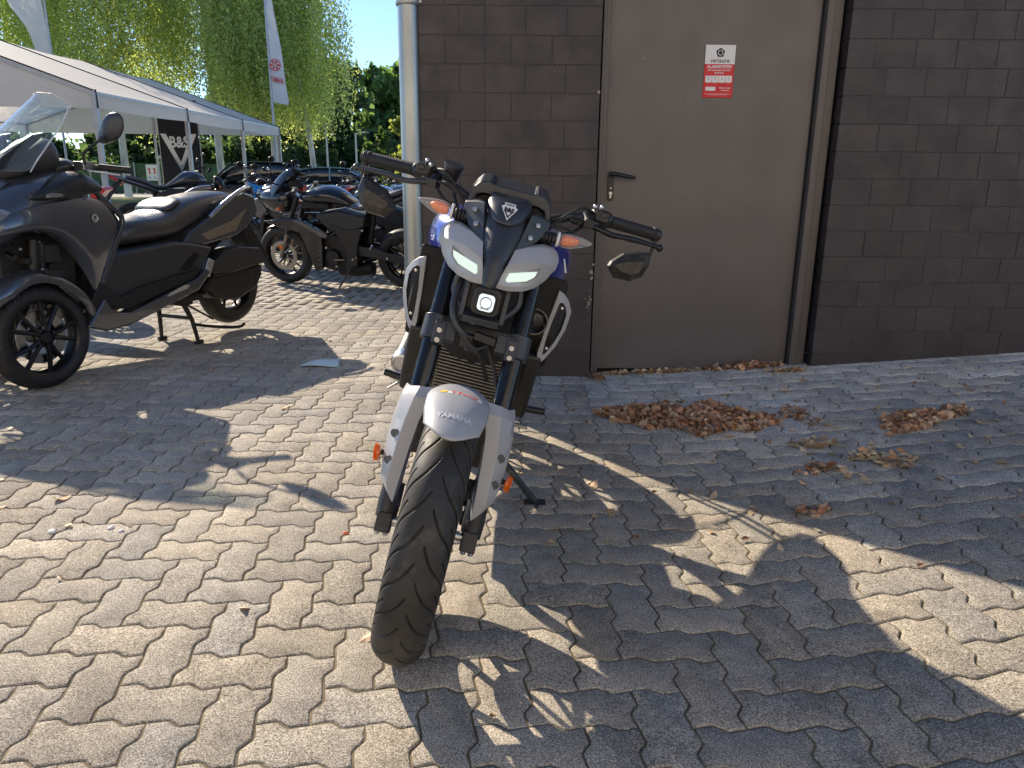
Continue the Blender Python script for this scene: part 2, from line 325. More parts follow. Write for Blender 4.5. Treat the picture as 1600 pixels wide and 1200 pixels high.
def build_paving():
    Vs = []; loops = []; starts = []; totals = []; cols = []; off = 0; ls = 0
    tmpl = {(v, f): paver_template(v, f) for v in (0, 1) for f in (True, False)}
    for r in range(-150, 11):
        y = Y0 - (r - 0) * UN     # row r spans y .. y+UN
        for k in range(-33, 12):
            for kind in (0, 1):
                c = -r + 4 * k if kind == 0 else -r + 2 + 4 * k
                x = X0 + c * UN; yy = y if kind == 0 else y - UN
                if x < -13.5 or x > 3.4 or yy < .5 or yy > 16: continue
                if x > -.40 and yy > 3.85: continue
                if x < -2.2 - yy * .75 or x > 1.0 + yy * .75: continue
                fine = yy < 6; P, A, B_, D = tmpl[(kind, fine)]; n = len(P)
                j = rng.normal(.0004, .0006); tx, ty = rng.normal(0, .0045, 2)
                cx, cy = P.mean(0)
                rings = [(A, -.018), (A, -.0034), (B_, -.0010), (D, 0)] if fine else [(A, -.01), (B_, -.001)]
                for Q, z in rings:
                    X = Q[:, 0] + x; Y = Q[:, 1] + yy
                    Z = gz(X, Y) + z + j + tx * (Q[:, 0] - cx) + ty * (Q[:, 1] - cy)
                    Vs.append(np.stack([X, Y, Z], 1))
                nr = len(rings)
                idx = np.arange(n); nx = (idx + 1) % n
                for a in range(nr - 1):
                    q = np.stack([off + a * n + idx, off + a * n + nx, off + (a + 1) * n + nx, off + (a + 1) * n + idx], 1)
                    loops.append(q.ravel()); starts.append(ls + 4 * idx); totals.append(np.full(n, 4)); ls += 4 * n
                loops.append(off + (nr - 1) * n + idx); starts.append(np.array([ls])); totals.append(np.array([n])); ls += n
                g = rng.normal(1, .07); warm = rng.normal(0, .02)
                if rng.random() < .06: g *= .9
                if (abs(x - 1.50) < .12 and abs(yy - 2.16) < .055) or rng.random() < .012: g *= 1.35
                area_tone = (1 - .10 * min(1, max(0, (x - .2) / 1.2))) * (1 + .75 * min(1, max(0, (yy - 2.1) / 1.2)) * min(1, max(0, (x - .0) / .6)))  # dirtier to the right, paler towards the wall
                base = np.array([.352 + warm * .3, .312, .252 - warm * .3]) * g * area_tone
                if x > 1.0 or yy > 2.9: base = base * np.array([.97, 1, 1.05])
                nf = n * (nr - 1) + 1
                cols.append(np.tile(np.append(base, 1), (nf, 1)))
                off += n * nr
    V = np.concatenate(Vs); L = np.concatenate(loops); S_ = np.concatenate(starts); T = np.concatenate(totals)
    me = bpy.data.meshes.new('paving'); me.vertices.add(len(V)); me.vertices.foreach_set('co', V.ravel()); me.loops.add(len(L)); me.loops.foreach_set('vertex_index', L.astype(np.int32))
    me.polygons.add(len(S_)); me.polygons.foreach_set('loop_start', S_.astype(np.int32)); me.polygons.foreach_set('loop_total', T.astype(np.int32)); me.update(calc_edges=True); me.validate()
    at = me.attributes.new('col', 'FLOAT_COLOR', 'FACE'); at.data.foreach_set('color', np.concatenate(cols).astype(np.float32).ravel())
    me.materials.append(M['paver']); o = bpy.data.objects.new('paving', me); C.objects.link(o); return tag(o, kind='structure')
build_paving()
def sheet(name, x0, x1, y0, y1, nx, ny, z, m, fn=None):
    xs = np.linspace(x0, x1, nx); ys = np.linspace(y0, y1, ny); mb = MB()
    mb.grid([[(x, y, (float(fn(x, y)) if fn else 0) + z) for x in xs] for y in ys]); o = obj(name, mb, m, fixn=False); return tag(o, kind='structure')
sheet('joint_sand', -13.5, 3.4, .4, 17, 120, 120, -.0035, 'joint', gz)
# yard beyond the modelled stones and the land beyond it, one sheet reaching the horizon
sheet('ground', -900, 900, -300, 1500, 3, 3, -.035, 'soil')
def yard_mat():
    m = mat('far_yard_paving', (.36, .32, .26), .9, 0, .12, 1.2, .5, 60); return m
sheet('yard', -60, 30, 15.9, 24, 3, 3, -.012, yard_mat())
sheet('yard', -60, -13.4, -5, 15.9, 3, 3, -.014, M['joint'])
sheet('yard', 3.3, 12, -5, 16, 3, 3, -.014, M['joint'])
sheet('parking_area', -9.6, 30, 24, 40, 3, 3, -.012, M['asphalt'])
v_ = MB(); v_.box((-40, 28.4, .14), (60.8, 8.4, .30)); tag(obj('grass_verge', v_, 'grass'), kind='structure')
v_ = MB()
for i in range(60): v_.box((-9.9 - i * .8, 24.05, .13), (.78, .3, .36 + random.uniform(-.01, .01)))
tag(obj('retaining_wall', v_, 'concrete', bevel=.015), 'low brown stone kerb wall holding the grass verge', 'wall')
v_ = MB(); v_.box((-40, 37.2, .12), (140, 9, .30)); tag(obj('road', v_, 'asphalt'), kind='structure')
# yard behind the photographer, up to an unseen pale building added for bounce light
sheet('yard', -13.4, 12, -16, .42, 3, 3, -.010, yard_mat())
sh = empty('showroom_building', (0, -8, 0), 'long pale rendered showroom across the yard with wide dark windows', 'building')
t0 = MB().box((0, -2, 3.6), (34, 4, 7.4)); obj('wall', t0, mat('cream_bounce_facade', (.84, .77, .66), .85, 0, .05, 1, .2, 60), sh, .02)
for i in range(6):
    xw = -13 + i * 5.2; t0 = MB().box((xw, .03, 1.5), (2.4, .08, 1.9)); wf = obj('window', t0, 'frame', sh, .01); t0 = MB().box((xw, .075, 1.5), (2.2, .02, 1.7)); obj('pane', t0, 'glassd', wf)
t0 = MB().box((0, -1.9, 7.45), (34.6, 4.5, .3)); obj('roof', t0, 'frame', sh, .02)
# ------------------------------------------------------------------ building
WY = 3.73; CZ0 = 1.0655 - .1255 * 9
def blockwall(name, x0, x1, nz, seps, label, y=WY, joints=None, depth=.22):
    root = MB(); base = MB(); z0 = CZ0
    for k in range(nz):
        za = z0 + .1255 * k; x = x0; odd = k % 2
        segs = [x0] + list(seps) + [x1]
        for s0, s1 in zip(segs[:-1], segs[1:]):
            x = s0; first = True
            while x < s1 - .02:
                L = .191 if not (first and odd) else .095 + .03
                if s1 - (x + L) < .07: L = s1 - x
                g = .0021; dy = random.gauss(0, .0005)
                root.box(((x + x + L) / 2, y + depth / 2 + dy, za + .1255 / 2), (L - 2 * g, depth, .1255 - 2 * g + random.uniform(-.0006, .0006)))
                x += L; first = False
    return root
def block_obj(name, mbs, label):
    root = empty(name, (0, 0, 0), label, 'building')
    return root
bl = empty('brick_building', (0, WY, 0), 'dark brown painted block building with a metal door and a downpipe at its corner', 'building')
inv = Matrix.Translation((0, -WY, 0))
def shift(mb, d): mb.v = [(x + d[0], y + d[1], z + d[2]) for x, y, z in mb.v]; return mb
left = blockwall('w', -.453, .405, 36, [-.143], ''); obj('wall', shift(left, (0, -WY, 0)), 'wall', bl, bevel=.0016, seg=2)
right = blockwall('w', 1.556, 6.5, 36, [], ''); obj('wall', shift(right, (0, -WY, 0)), 'wall', bl, bevel=.0016, seg=2)
over = MB()
for k in range(17, 36):
    x = .405
    while x < 1.55:
        L = min(.1915, 1.556 - x); over.box((x + L / 2, WY + .11, CZ0 + .1255 * (k + .5)), (L - .0056, .22, .12)); x += L
obj('wall', shift(over, (0, -WY, 0)), 'wall', bl, bevel=.0016)
core = MB(); core.box((-.025, .115, 2.2), (.852, .2252, 4.5)); core.box((4.03, .115, 2.2), (4.94, .2252, 4.5)); core.box((.98, .115, 3.35), (1.15, .2252, 2.2))
core.box((-.353, 4.2, 2.2), (.18, 7.9, 4.5)); core.box((.98, .62, 2.2), (1.6, .5, 4.5)); obj('mortar', core, mat('mortar_painted', (.046, .039, .040), .6, bump=.6, bscale=150), bl)
# reveal at the right of the door, side wall going back
rev = MB()
for k in range(36): rev.box((1.63, .112, CZ0 + .1255 * (k + .5)), (.15, .222, .1205))
obj('reveal', rev, 'wall', bl, bevel=.0016)
side = MB()
for k in range(36):
    y = .225 + (.1 if k % 2 else 0)
    if k % 2: side.box((-.443, .27, CZ0 + .1255 * (k + .5)), (.02, .085, .12))
    while y < 8: side.box((-.443, y + .0955, CZ0 + .1255 * (k + .5)), (.02, .186, .12)); y += .191
obj('side_wall', side, 'wall', bl)
rf = MB(); rf.box((3.1, 4, 4.55), (7.3, 8.4, .2)); obj('roof', rf, 'frame', bl, bevel=.01)
# downpipe
dp = empty('downpipe', (-.499, 3.745, 0), 'round galvanised downpipe fixed at the corner of the dark building', 'downpipe')
t_ = MB(); t_.lathe([(.0485, .03), (.0485, 1.88), (.0485, 1.88)], ax=(0, 0, 1), n=40); t_.lathe([(.0505, 1.86), (.0505, 4.4)], ax=(0, 0, 1), n=40); obj('pipe', t_, 'galv', dp)
t_ = MB(); t_.lathe([(.0525, 1.815), (.056, 1.82), (.056, 1.845), (.0525, 1.85)], ax=(0, 0, 1), n=40); t_.box((.06, 0, 1.833), (.03, .02, .03)); t_.tube([(.06, -.015, 1.833), (.06, .02, 1.833)], .006); obj('bracket', t_, 'galv', dp)
t_ = MB(); t_.lathe([(.0525, .35), (.055, .355), (.055, .375), (.0525, .38)], ax=(0, 0, 1), n=40); obj('bracket', t_, 'galv', dp)
# ---- door
dr = empty('metal_door', (0, 3.82, 0), 'taupe painted metal door recessed in the dark block wall', 'door')
d_ = MB(); d_.box((.9465, .02, 1.11), (1.003, .04, 2.06)); obj('door_leaf', d_, 'door', dr, bevel=.002)
d_ = MB(); d_.box((.4295, -.01, 1.13), (.037, .07, 2.12)); d_.box((.421, -.03, 1.13), (.018, .05, 2.12))
d_.box((1.476, -.01, 1.13), (.035, .07, 2.12)); d_.box((1.516, -.012, 1.13), (.044, .04, 2.12)); d_.box((.96, -.01, 2.17), (1.03, .07, .045)); obj('door_frame', d_, 'frame', dr, bevel=.004)
d_ = MB(); d_.box((.4465, .012, 1.12), (.004, .03, 2.06)); d_.box((1.453, .012, 1.12), (.010, .03, 2.08)); d_.box((.95, .03, .07), (1.02, .02, .03)); obj('door_seal', d_, 'gap', dr)
h_ = MB()
pl_ = [(.4835 + .0165 * math.cos(a), 0) for a in ()]
pr = [(x, z) for x, z in [( .0155 * math.cos(R(a)), 1.078 + .0155 * math.sin(R(a))) for a in range(0, 181, 20)] + [(.0155 * math.cos(R(a)), .962 + .0155 * math.sin(R(a))) for a in range(180, 361, 20)]]
h_.prism([(.484 + x, -.008, z) for x, z in pr], (0, .008, 0)); hp = obj('handle_plate', h_, 'black', dr, bevel=.002)
h_ = MB(); h_.tube([(.484, -.008, 1.078), (.484, -.05, 1.078)], .010); h_.tube([(.484, -.05, 1.078), (.5, -.056, 1.077), (.55, -.052, 1.068), (.598, -.05, 1.060)], [.0105, .0105, .0095, .0085], smooth=4); obj('lever_handle', h_, 'gloss', dr)
h_ = MB(); h_.lathe([(0, 0), (.008, 0), (.008, .006)], c=(.484, -.016, .985), ax=(0, 1, 0), n=20); h_.box((.484, -.012, .972), (.007, .008, .02)); h_.box((.484, -.011, 1.01), (.006, .004, .006)); obj('lock_cylinder', h_, 'bolt', dr)
for i_, (x, z, r_) in enumerate(((.62, 1.615, .006), (.70, .31, .004), (.86, .20, .0035), (1.02, .13, .003), (1.36, .42, .003), (.47, .55, .006), (.46, .50, .004), (1.18, .95, .0025), (.56, 1.02, .003))):
    mb_ = MB(); mb_.prism([(x + r_ * random.uniform(.5, 1) * math.cos(2 * PI * k / 8), -.0006, z + r_ * random.uniform(.5, 1.4) * math.sin(2 * PI * k / 8)) for k in range(8)], (0, .0006, 0)); obj('paint_chip', mb_, mat('chip_primer', (.32, .28, .23), .9) if i_ == 0 else 'chip_primer', dr)
    if i_ == 0: M['chip_primer'] = bpy.data.materials['chip_primer']
# alarm sign on the door
sg = empty('alarm_sign', (.982, 3.8165, 1.557), 'small white and red alarm sign fixed high on the metal door', 'sign')
w2, h2 = .0715, .118
s_ = MB(); s_.box((0, 0, 0), (2 * w2, .003, 2 * h2)); obj('board', s_, 'redp', sg, bevel=.001)
s_ = MB(); s_.box((0, -.002, .0755), (2 * w2, .001, .085)); obj('upper_panel', s_, 'white', sg)
F = lambda cx, cz, y=-.0032: (lambda u, v: (cx + u, y, cz + v))
text('lettering', 'verisure', .028, F(0, .048), 'blackp', sg, .0003, 1.0)
s_ = MB(); pts = []
for i in range(5):
    a = PI / 2 + i * 2 * PI / 5
    for da, r in ((-.34, .0195), (0, .022), (.34, .0195), (.63, .0175)): pts.append((r * math.cos(a + da), -.0030, .083 + r * math.sin(a + da)))
s_.prism(pts, (0, .0003, 0)); obj('emblem', s_, 'blackp', sg)
s_ = MB(); s_.lathe([(.0095, 0), (.0122, 0)], c=(0, -.0034, .083), ax=(0, 1, 0), n=24); obj('emblem_ring', s_, 'white', sg)
text('lettering', 'ALARMSYSTEM', .0185, F(0, .0205, -.0022), 'white', sg, .0006, .97)
text('lettering', 'MIT AUFSCHALTUNG ZUR', .0088, F(0, .005, -.0022), 'white', sg, .0003, 1.05)
text('lettering', 'LEITSTELLE', .0088, F(0, -.007, -.0022), 'white', sg, .0003, 1.05)
s_ = MB(); ik = MB()
for i in range(4):
    cx = -.0485 + i * .0323; s_.box((cx, -.002, -.034), (.0305, .001, .03)); ik.box((cx, -.0028, -.036), (.011, .0004, .0025)); ik.box((cx, -.0028, -.028), (.007, .0004, .008)); ik.box((cx, -.0028, -.0515), (.016, .0004, .002))
obj('pictogram_panel', s_, 'white', sg); obj('pictogram', ik, 'post', sg)
s_ = MB(); s_.box((-.036, -.002, -.078), (.048, .001, .017)); obj('badge', s_, 'white', sg)
text('lettering', '0800 81 81 812', .0088, F(.034, -.0745, -.0022), 'white', sg, .0002); text('lettering', 'verisure.de', .0085, F(.034, -.0845, -.0022), 'white', sg, .0002)
s_ = MB(); s_.box((0, -.002, -.101), (.125, .0008, .0012)); s_.box((.0, -.002, -.105), (.09, .0008, .0012)); obj('small_print', s_, 'white', sg)
# paint chips on the door frame and wall (real wear patches)
ch = MB()
def chip(mb, x, z, r, y, n=9):
    mb.prism([(x + r * random.uniform(.5, 1.1) * math.cos(2 * PI * i / n), y, z + r * random.uniform(.6, 1.5) * math.sin(2 * PI * i / n)) for i in range(n)], (0, .0006, 0))
for x, z, r in ((.394, .60, .013), (.398, .57, .009), (.388, .44, .01), (.396, .46, .008), (.399, 1.45, .009), (.402, .64, .006)): chip(ch, x, z, r, -.0052)
for i in range(22): chip(ch, random.gauss(.384, .008), random.gauss(.43, .03), random.uniform(.0015, .004), -.0052)
for i in range(26): chip(ch, random.uniform(-.4, 3), random.uniform(.1, 1.85), random.uniform(.0015, .0032), -.0045)
ch.v = [(x, y, z) for x, y, z in ch.v]
obj('paint_chip', ch, mat('chipped_render', (.30, .27, .23), .9), bl)
# ------------------------------------------------------------------ the parked street motorcycle in the middle
TH = R(.7); LN = R(14.0)
MW = Matrix.Translation((-.2566, 1.490, 0)) @ Matrix.Rotation(-TH, 4, 'Z') @ Matrix.Rotation(LN, 4, 'Y')
BK = empty('naked_motorcycle', MW, 'grey and blue naked motorcycle facing the camera, leaning on its side stand', 'motorcycle')
def P(name, mb, m, bevel=0, sub=0, parent=None, **k): return obj(name, mb, m, parent or BK, bevel, sub, **k)
def tyre_mesh(rad, wid, groove=True, na=936, npf=52, pitch_n=26):
    # treaded tyre about the X axis; returns verts, faces
    hw = wid / 2; s = np.linspace(-1.28, 1.28, npf); prof = []
    for t in s:
        a = abs(t)
        if a <= 1:
            x = hw * math.sin(a * PI / 2 * .93); r = rad - hw * .86 * (1 - math.cos(a * PI / 2 * .93))
        else:
            u = (a - 1) / .28; x = hw * math.sin(PI / 2 * .93) * (1 - .20 * u * u); r = rad - hw * .86 * (1 - math.cos(PI / 2 * .93)) - u * hw * .72
        prof.append((math.copysign(x, t), r))
    prof = np.array(prof); ph = np.arange(na) / na * 2 * PI; pit = 2 * PI / pitch_n
    T, PHI = np.meshgrid(s, ph); d = np.zeros_like(T)
    if groove:
        for side in (-1, 1):
            A = T * side; u = (A - .06) / .90
            for sgn, l0, l1, wdt, span in ((0, 0, 1, .062, 1.5), (.5, .62, .98, .05, 1.5)):
                g = span * (u ** 1.0) + .10 * np.sin(2 * PI * np.clip(u, 0, 1))
                q = (PHI / pit + (0 if side > 0 else .5) - sgn * 1.0 + g)
                fr = np.abs(q - np.round(q)); ww = wdt * (1 - .3 * np.clip(u, 0, 1))
                inr = (u > l0) & (u < l1); d += np.where(inr, np.clip(1 - (fr / ww) ** 8, 0, 1), 0)
        d = np.clip(d, 0, 1) * .006
    RR = prof[None, :, 1] - d; X = np.broadcast_to(prof[None, :, 0], T.shape)
    V = np.stack([X, RR * np.sin(PHI), RR * np.cos(PHI)], 2).reshape(-1, 3)
    i = np.arange(na)[:, None]; j = np.arange(npf - 1)[None, :]; i2 = (i + 1) % na
    Fq = np.stack([i * npf + j, i * npf + j + 1, i2 * npf + j + 1, i2 * npf + j], 2).reshape(-1, 4)
    return V, Fq
def npobj(name, V, Fq, m, parent, loc=(0, 0, 0)):
    me = bpy.data.meshes.new(name); me.vertices.add(len(V)); me.vertices.foreach_set('co', (V + np.array(loc)).astype(np.float32).ravel())
    k = Fq.shape[1]; me.loops.add(Fq.size); me.loops.foreach_set('vertex_index', Fq.astype(np.int32).ravel()); me.polygons.add(len(Fq))
    me.polygons.foreach_set('loop_start', (np.arange(len(Fq)) * k).astype(np.int32)); me.polygons.foreach_set('loop_total', np.full(len(Fq), k, np.int32)); me.update(calc_edges=True)
    me.polygons.foreach_set('use_smooth', np.ones(len(Fq), bool)); me.materials.append(M[m] if isinstance(m, str) else m); o = bpy.data.objects.new(name, me); C.objects.link(o); o.parent = parent; return o
def wheel(root, y, z, rad, wid, rim_m='rim', tread=True, spokes=10, disc=(1,), tyre='tyre', x=0, detail=1, hubr=.035, sidecap=None, rimr=.72):
    wt = obj('wheel', MB().lathe([(hubr, -.04), (hubr, .04)], (x, y, z), (1, 0, 0), 20), rim_m, root)
    V, Fq = tyre_mesh(rad, wid, tread, 1800 if detail else 96, 132 if detail else 20); npobj('tyre', V, Fq, tyre, wt, (x, y, z))
    rr = rad * rimr; hw = wid * .36; mb = MB()
    mb.lathe([(rr * 1.02, -hw), (rr * .985, -hw), (rr * .94, -hw * .75), (rr * .90, -hw * .3), (rr * .90, hw * .3), (rr * .94, hw * .75), (rr * .985, hw), (rr * 1.02, hw)], (x, y, z), (1, 0, 0), 64)
    obj('rim', mb, rim_m, wt)
    mb = MB()
    for i in range(spokes):
        a = 2 * PI * (i // 2) / (spokes // 2) + (.16 if i % 2 else -.16); a2 = 2 * PI * (i // 2) / (spokes // 2) + (.24 if i % 2 else -.24)
        mb.tube([(x, y + .03 * math.sin(a), z + .03 * math.cos(a)), (x, y + rr * .5 * math.sin(a), z + rr * .5 * math.cos(a)), (x, y + rr * .93 * math.sin(a2), z + rr * .93 * math.cos(a2))], [.014, .0085, .010], 8)
    obj('spokes', mb, rim_m, wt)
    for sd_ in disc:
        mb = MB(); dr_ = rr * .70; xo = x + sd_ * .052
        mb.lathe([(dr_ * .72, -.002), (dr_, -.002), (dr_, .002), (dr_ * .72, .002)], (xo, y, z), (1, 0, 0), 60, closed=True)
        for i in range(10):
            a = 2 * PI * i / 10; mb.tube([(xo, y + .03 * math.sin(a), z + .03 * math.cos(a)), (xo, y + dr_ * .75 * math.sin(a + .15), z + dr_ * .75 * math.cos(a + .15))], .006, 6)
        obj('brake_disc', mb, 'disc', wt)
    return wt
wheel(BK, .010, .292, .2915, .116, 'rimblue')
wheel(BK, 1.38, .298, .298, .142, 'rimblue', disc=(-1,))
# steering column geometry: forks
def fy(z): return -.095 + z * math.tan(R(25)) - .0      # steering axis
def fork(x):
    def fp(z): return (x, fy(z) - .045, z)
    t = MB().tube([fp(.30), fp(.53)], .0165, 20); f = P('fork_tube', t, 'steel')
    t = MB().tube([fp(.52), fp(.69), fp(.93)], [.0235, .0235, .022], 24); P('fork_sleeve', t, 'gloss')
    t = MB().lathe([(.0245, 0), (.0255, .004), (.0255, .014), (.0245, .018)], fp(.515), (0, math.sin(R(25)), math.cos(R(25))), 24); P('fork_seal', t, 'black')
    s = 1 if x > 0 else -1
    b = MB().tube([fp(.375), fp(.33), fp(.30)], [.024, .025, .023], 16); b.box((x, fy(.3) - .045 - .004, .292), (.034, .05, .045), (R(-25), 0, 0)); b.box((x - s * .012, fy(.3) - .045 + .02, .315), (.02, .04, .06), (R(-25), 0, 0)); g = P('fork_bottom', b, 'black', .003)
    for dx in (-.008, .009):
        bb = MB().lathe([(0, -.003), (.0028, -.003), (.0035, 0), (.0062, 0), (.0062, .006)], (x + dx, fy(.3) - .045 - .032, .277), (0, .9, .43), 14); obj('bolt', bb, 'bolt', g)
    c = MB().tube([fp(.676), fp(.728)], [.0315, .0315], 24); c.box((x - s * .025, fy(.7) - .045 - .012, .702), (.05, .045, .042), (R(-25), 0, 0)); c.box((x - s*.012, fy(.7) - .078, .70), (.026, .022, .05), (R(-25), 0, 0)); g = P('fork_clamp', c, 'satin', .003)
    for dz in (-.011, .010):
        bb = MB().lathe([(0, -.002), (.003, -.002), (.0034, -.0045), (.0058, -.0045), (.0062, 0)], (x - s * .012, fy(.7) - .091 + dz * .45, .70 + dz), (0, 1, 0), 14); obj('bolt', bb, 'bolt', g)
fork(-.096); fork(.096)
t = MB().box((0, fy(.7) - .03, .705), (.16, .07, .035), (R(-25), 0, 0)); t.tube([(0, fy(.66), .66), (0, fy(.95), .95)], .022); t.box((0, fy(.94) - .02, .94), (.24, .08, .02), (R(-25), 0, 0)); P('steering_stem', t, 'black', .004)
t = MB().tube([(-.1, 0, .298), (.1, 0, .298)], .011); P('axle', t, 'steel')
# brake caliper & hose
t = MB().box((.060, .105, .345), (.045, .05, .085), (R(-30), 0, 0)); t.box((.075, .06, .33), (.02, .07, .04)); P('brake_caliper', t, 'black', .005)
t = MB().tube([(.075, .09, .37), (.10, .12, .5), (.07, .16, .62), (.03, .18, .70), (.02, .24, .78), (-.09, .30, .92), (-.14, .36, 1.0)], .0045, 8, smooth=6); P('brake_hose', t, 'rubber')
# front mudguard
def fend_pt(a, u, r0=.326):   # a angle forward of vertical, u in [-1,1]
    aa = math.degrees(a)
    w_ = np.interp(aa, [-62, -30, -12, 2, 14, 24, 33], [.058, .060, .062, .067, .064, .055, .046])
    r = r0 - .022 * abs(u) ** 2.4
    return (u * w_, -r * math.sin(a), .298 + r * math.cos(a))
t = MB().grid([[fend_pt(R(a if a < 8 else 8 + (a - 8) * (1 - .36 * abs(u) ** 2.2)), u) for u in np.linspace(-1, 1, 25)] for a in np.linspace(-62, 31.5, 60)])
FD = P('front_mudguard', t, 'grey', solid=.004, ang=80)
V, Fc = text_geo('YAMAHA', .0235, .0007)
def fmap(u, v, a0=20.5, k=1.0, lift=.0029, arch=.22):
    aa = a0 - math.degrees((v - arch * 0) / .33); w_ = np.interp(aa, [-62, -30, -12, 2, 14, 24, 33], [.058, .060, .062, .067, .064, .055, .046]); p = fend_pt(R(aa), u / w_, .326 + lift); return p
text('lettering', 'YAMAHA', .0215, lambda u, v: fmap(u, v - .0), 'emb', FD, .0008, .80)
t = MB(); t.add([fmap(x, z, 3.5, lift=.0029) for x, z in [(-.036 + .008 * math.cos(a), .004 + .007 * math.sin(a)) for a in [i * PI / 6 for i in range(12)]]], [tuple(range(12))]); obj('sticker_logo', t, 'yellow', FD, fixn=False)
t = MB(); t.grid([[fmap(x, z, 3.5, lift=.0024) for x in np.linspace(-.028, .046, 12)] for z in (-.0065, .0065)]); obj('sticker', t, 'white', FD, fixn=False)
text('lettering', 'V-Power', .0145, lambda u, v: fmap(u + .009, v, 3.5, lift=.0033), 'redp', FD, .0006, 1.15)
# fork guards
def guard(s):
    rows = [[(.052, .06, .598), (.060, .045, .604), (.090, .045, .600), (.112, .065, .590), (.126, .13, .575)],
            [(.056, .045, .580), (.062, .022, .585), (.095, .022, .582), (.122, .05, .570), (.132, .12, .555)],
            [(.068, .04, .535), (.074, .006, .536), (.103, .004, .53), (.128, .035, .52), (.137, .10, .51)],
            [(.076, .03, .48), (.080, -.01, .478), (.107, -.012, .476), (.130, .018, .47), (.138, .08, .465)],
            [(.079, .02, .435), (.083, -.025, .432), (.108, -.027, .430), (.129, .002, .425), (.136, .06, .42)],
            [(.081, .01, .400), (.085, -.036, .395), (.108, -.034, .398), (.124, -.012, .40), (.130, .035, .40)],
            [(.083, .005, .366), (.087, -.040, .360), (.100, -.036, .376), (.114, -.018, .388), (.121, .015, .392)]]
    t = MB().grid(rows)
    if s < 0: t = flip(t)
    g = P('fork_guard', t, 'grey', bevel=.004, solid=.003, seg=3, ang=60)
    for z, y in ((.497, .003), (.442, -.016)):
        h = MB().lathe([(0, 0), (.0075, 0), (.0085, -.0016), (.0098, -.001), (.0098, .004)], (s * .1175, y, z), (s * -.42, .9, .12), 20); obj('cooling_hole', h, 'recess', g)
guard(1); guard(-1)
for s in (-1, 1):
    t = MB().lathe([(0, -.006), (.015, -.006), (.019, -.003), (.019, .004)], (s * .148, .02, .438), (s, -.30, 0), 24); r_ = P('side_reflector', t, 'orange')
    t = MB().tube([(s * .12, .03, .44), (s * .146, .022, .438)], .006); obj('bracket', t, 'black', r_)
def crease(o, ncol, nrow, rows=(), cols=(), val=.8):
    me = o.data; at = me.attributes.get('crease_edge') or me.attributes.new('crease_edge', 'FLOAT', 'EDGE')
    for e in me.edges:
        a, b = sorted(e.vertices); ra, ca, rb_, cb = a // ncol, a % ncol, b // ncol, b % ncol
        if (ra == rb_ and ra in rows) or (ca == cb and ca in cols): at.data[e.index].value = val
# headlight assembly
def pod(s):
    rows = [[(.042, .225, .926), (.068, .235, .936), (.100, .26, .944), (.122, .275, .942), (.135, .285, .932)],
            [(.036, .180, .920), (.066, .203, .932), (.100, .232, .940), (.124, .252, .937), (.139, .268, .926)],
            [(.033, .160, .906), (.063, .180, .917), (.097, .208, .926), (.125, .236, .925), (.142, .256, .917)],
            [(.028, .140, .888), (.058, .158, .899), (.093, .185, .906), (.124, .218, .905), (.141, .248, .902)],
            [(.026, .141, .881), (.056, .160, .892), (.092, .187, .898), (.121, .218, .896), (.139, .248, .894)],
            [(.021, .140, .864), (.049, .155, .869), (.084, .178, .875), (.113, .21, .878), (.131, .245, .884)],
            [(.017, .130, .845), (.045, .140, .845), (.078, .166, .851), (.106, .2, .860), (.126, .238, .873)],
            [(.014, .132, .836), (.042, .142, .834), (.074, .166, .838), (.100, .198, .848), (.120, .236, .864)],
            [(.014, .165, .835), (.040, .175, .833), (.072, .195, .837), (.097, .225, .846), (.116, .255, .862)]]
    t = MB().grid(rows)
    if s < 0: t = flip(t)
    g = P('headlight_cover', t, 'grey', bevel=.0028, solid=.003, seg=3, ang=60)
    q = [(.0985, .1840, .8875), (.0365, .1425, .8725), (.0320, .1375, .857), (.036, .1370, .8525), (.078, .160, .8625), (.094, .177, .874)]
    c = Vector((.066, .158, .870))
    fr = MB().prism([(s * (c.x + (x - c.x) * 1.20), y - .0005 + .0045, c.z + (z - c.z) * 1.42) for x, y, z in q], (0, .02, 0)); obj('lamp_surround', fr, 'taupe', g, bevel=.003)
    l_ = MB().prism([(s * x, y - .0015, z) for x, y, z in q], (0, .014, 0)); obj('daytime_lamp', l_, 'led', g, bevel=.0015)
pod(1); pod(-1)
rows = []
for z, hw, y, pr_ in ((.985, .053, .238, .02), (.965, .048, .215, .022), (.94, .041, .190, .022), (.92, .0355, .175, .020), (.89, .030, .152, .016), (.86, .023, .139, .012), (.838, .017, .128, .010), (.829, .014, .130, .008)):
    rows.append([(-hw, y + .012, z), (-hw * .8, y - pr_ * .35, z), (-hw * .35, y - pr_, z), (0, y - pr_ * 1.1, z), (hw * .35, y - pr_, z), (hw * .8, y - pr_ * .35, z), (hw, y + .012, z)])
P('nose_fairing', MB().grid(rows), 'satin', sub=2, solid=.004)
rows = []
for z, hw, y, pr_ in ((1.030, .040, .285, .0), (1.024, .046, .262, .012), (1.008, .048, .240, .022), (.990, .044, .224, .024), (.976, .034, .208, .020), (.968, .022, .200, .014)):
    rows.append([(-hw - .004, y + .02, z), (-hw * .92, y, z), (-hw * .5, y - pr_ * .8, z), (0, y - pr_, z), (hw * .5, y - pr_ * .8, z), (hw * .92, y, z), (hw + .004, y + .02, z)])
CR = P('meter_cowl', MB().grid(rows), 'satin', sub=2, solid=.006)
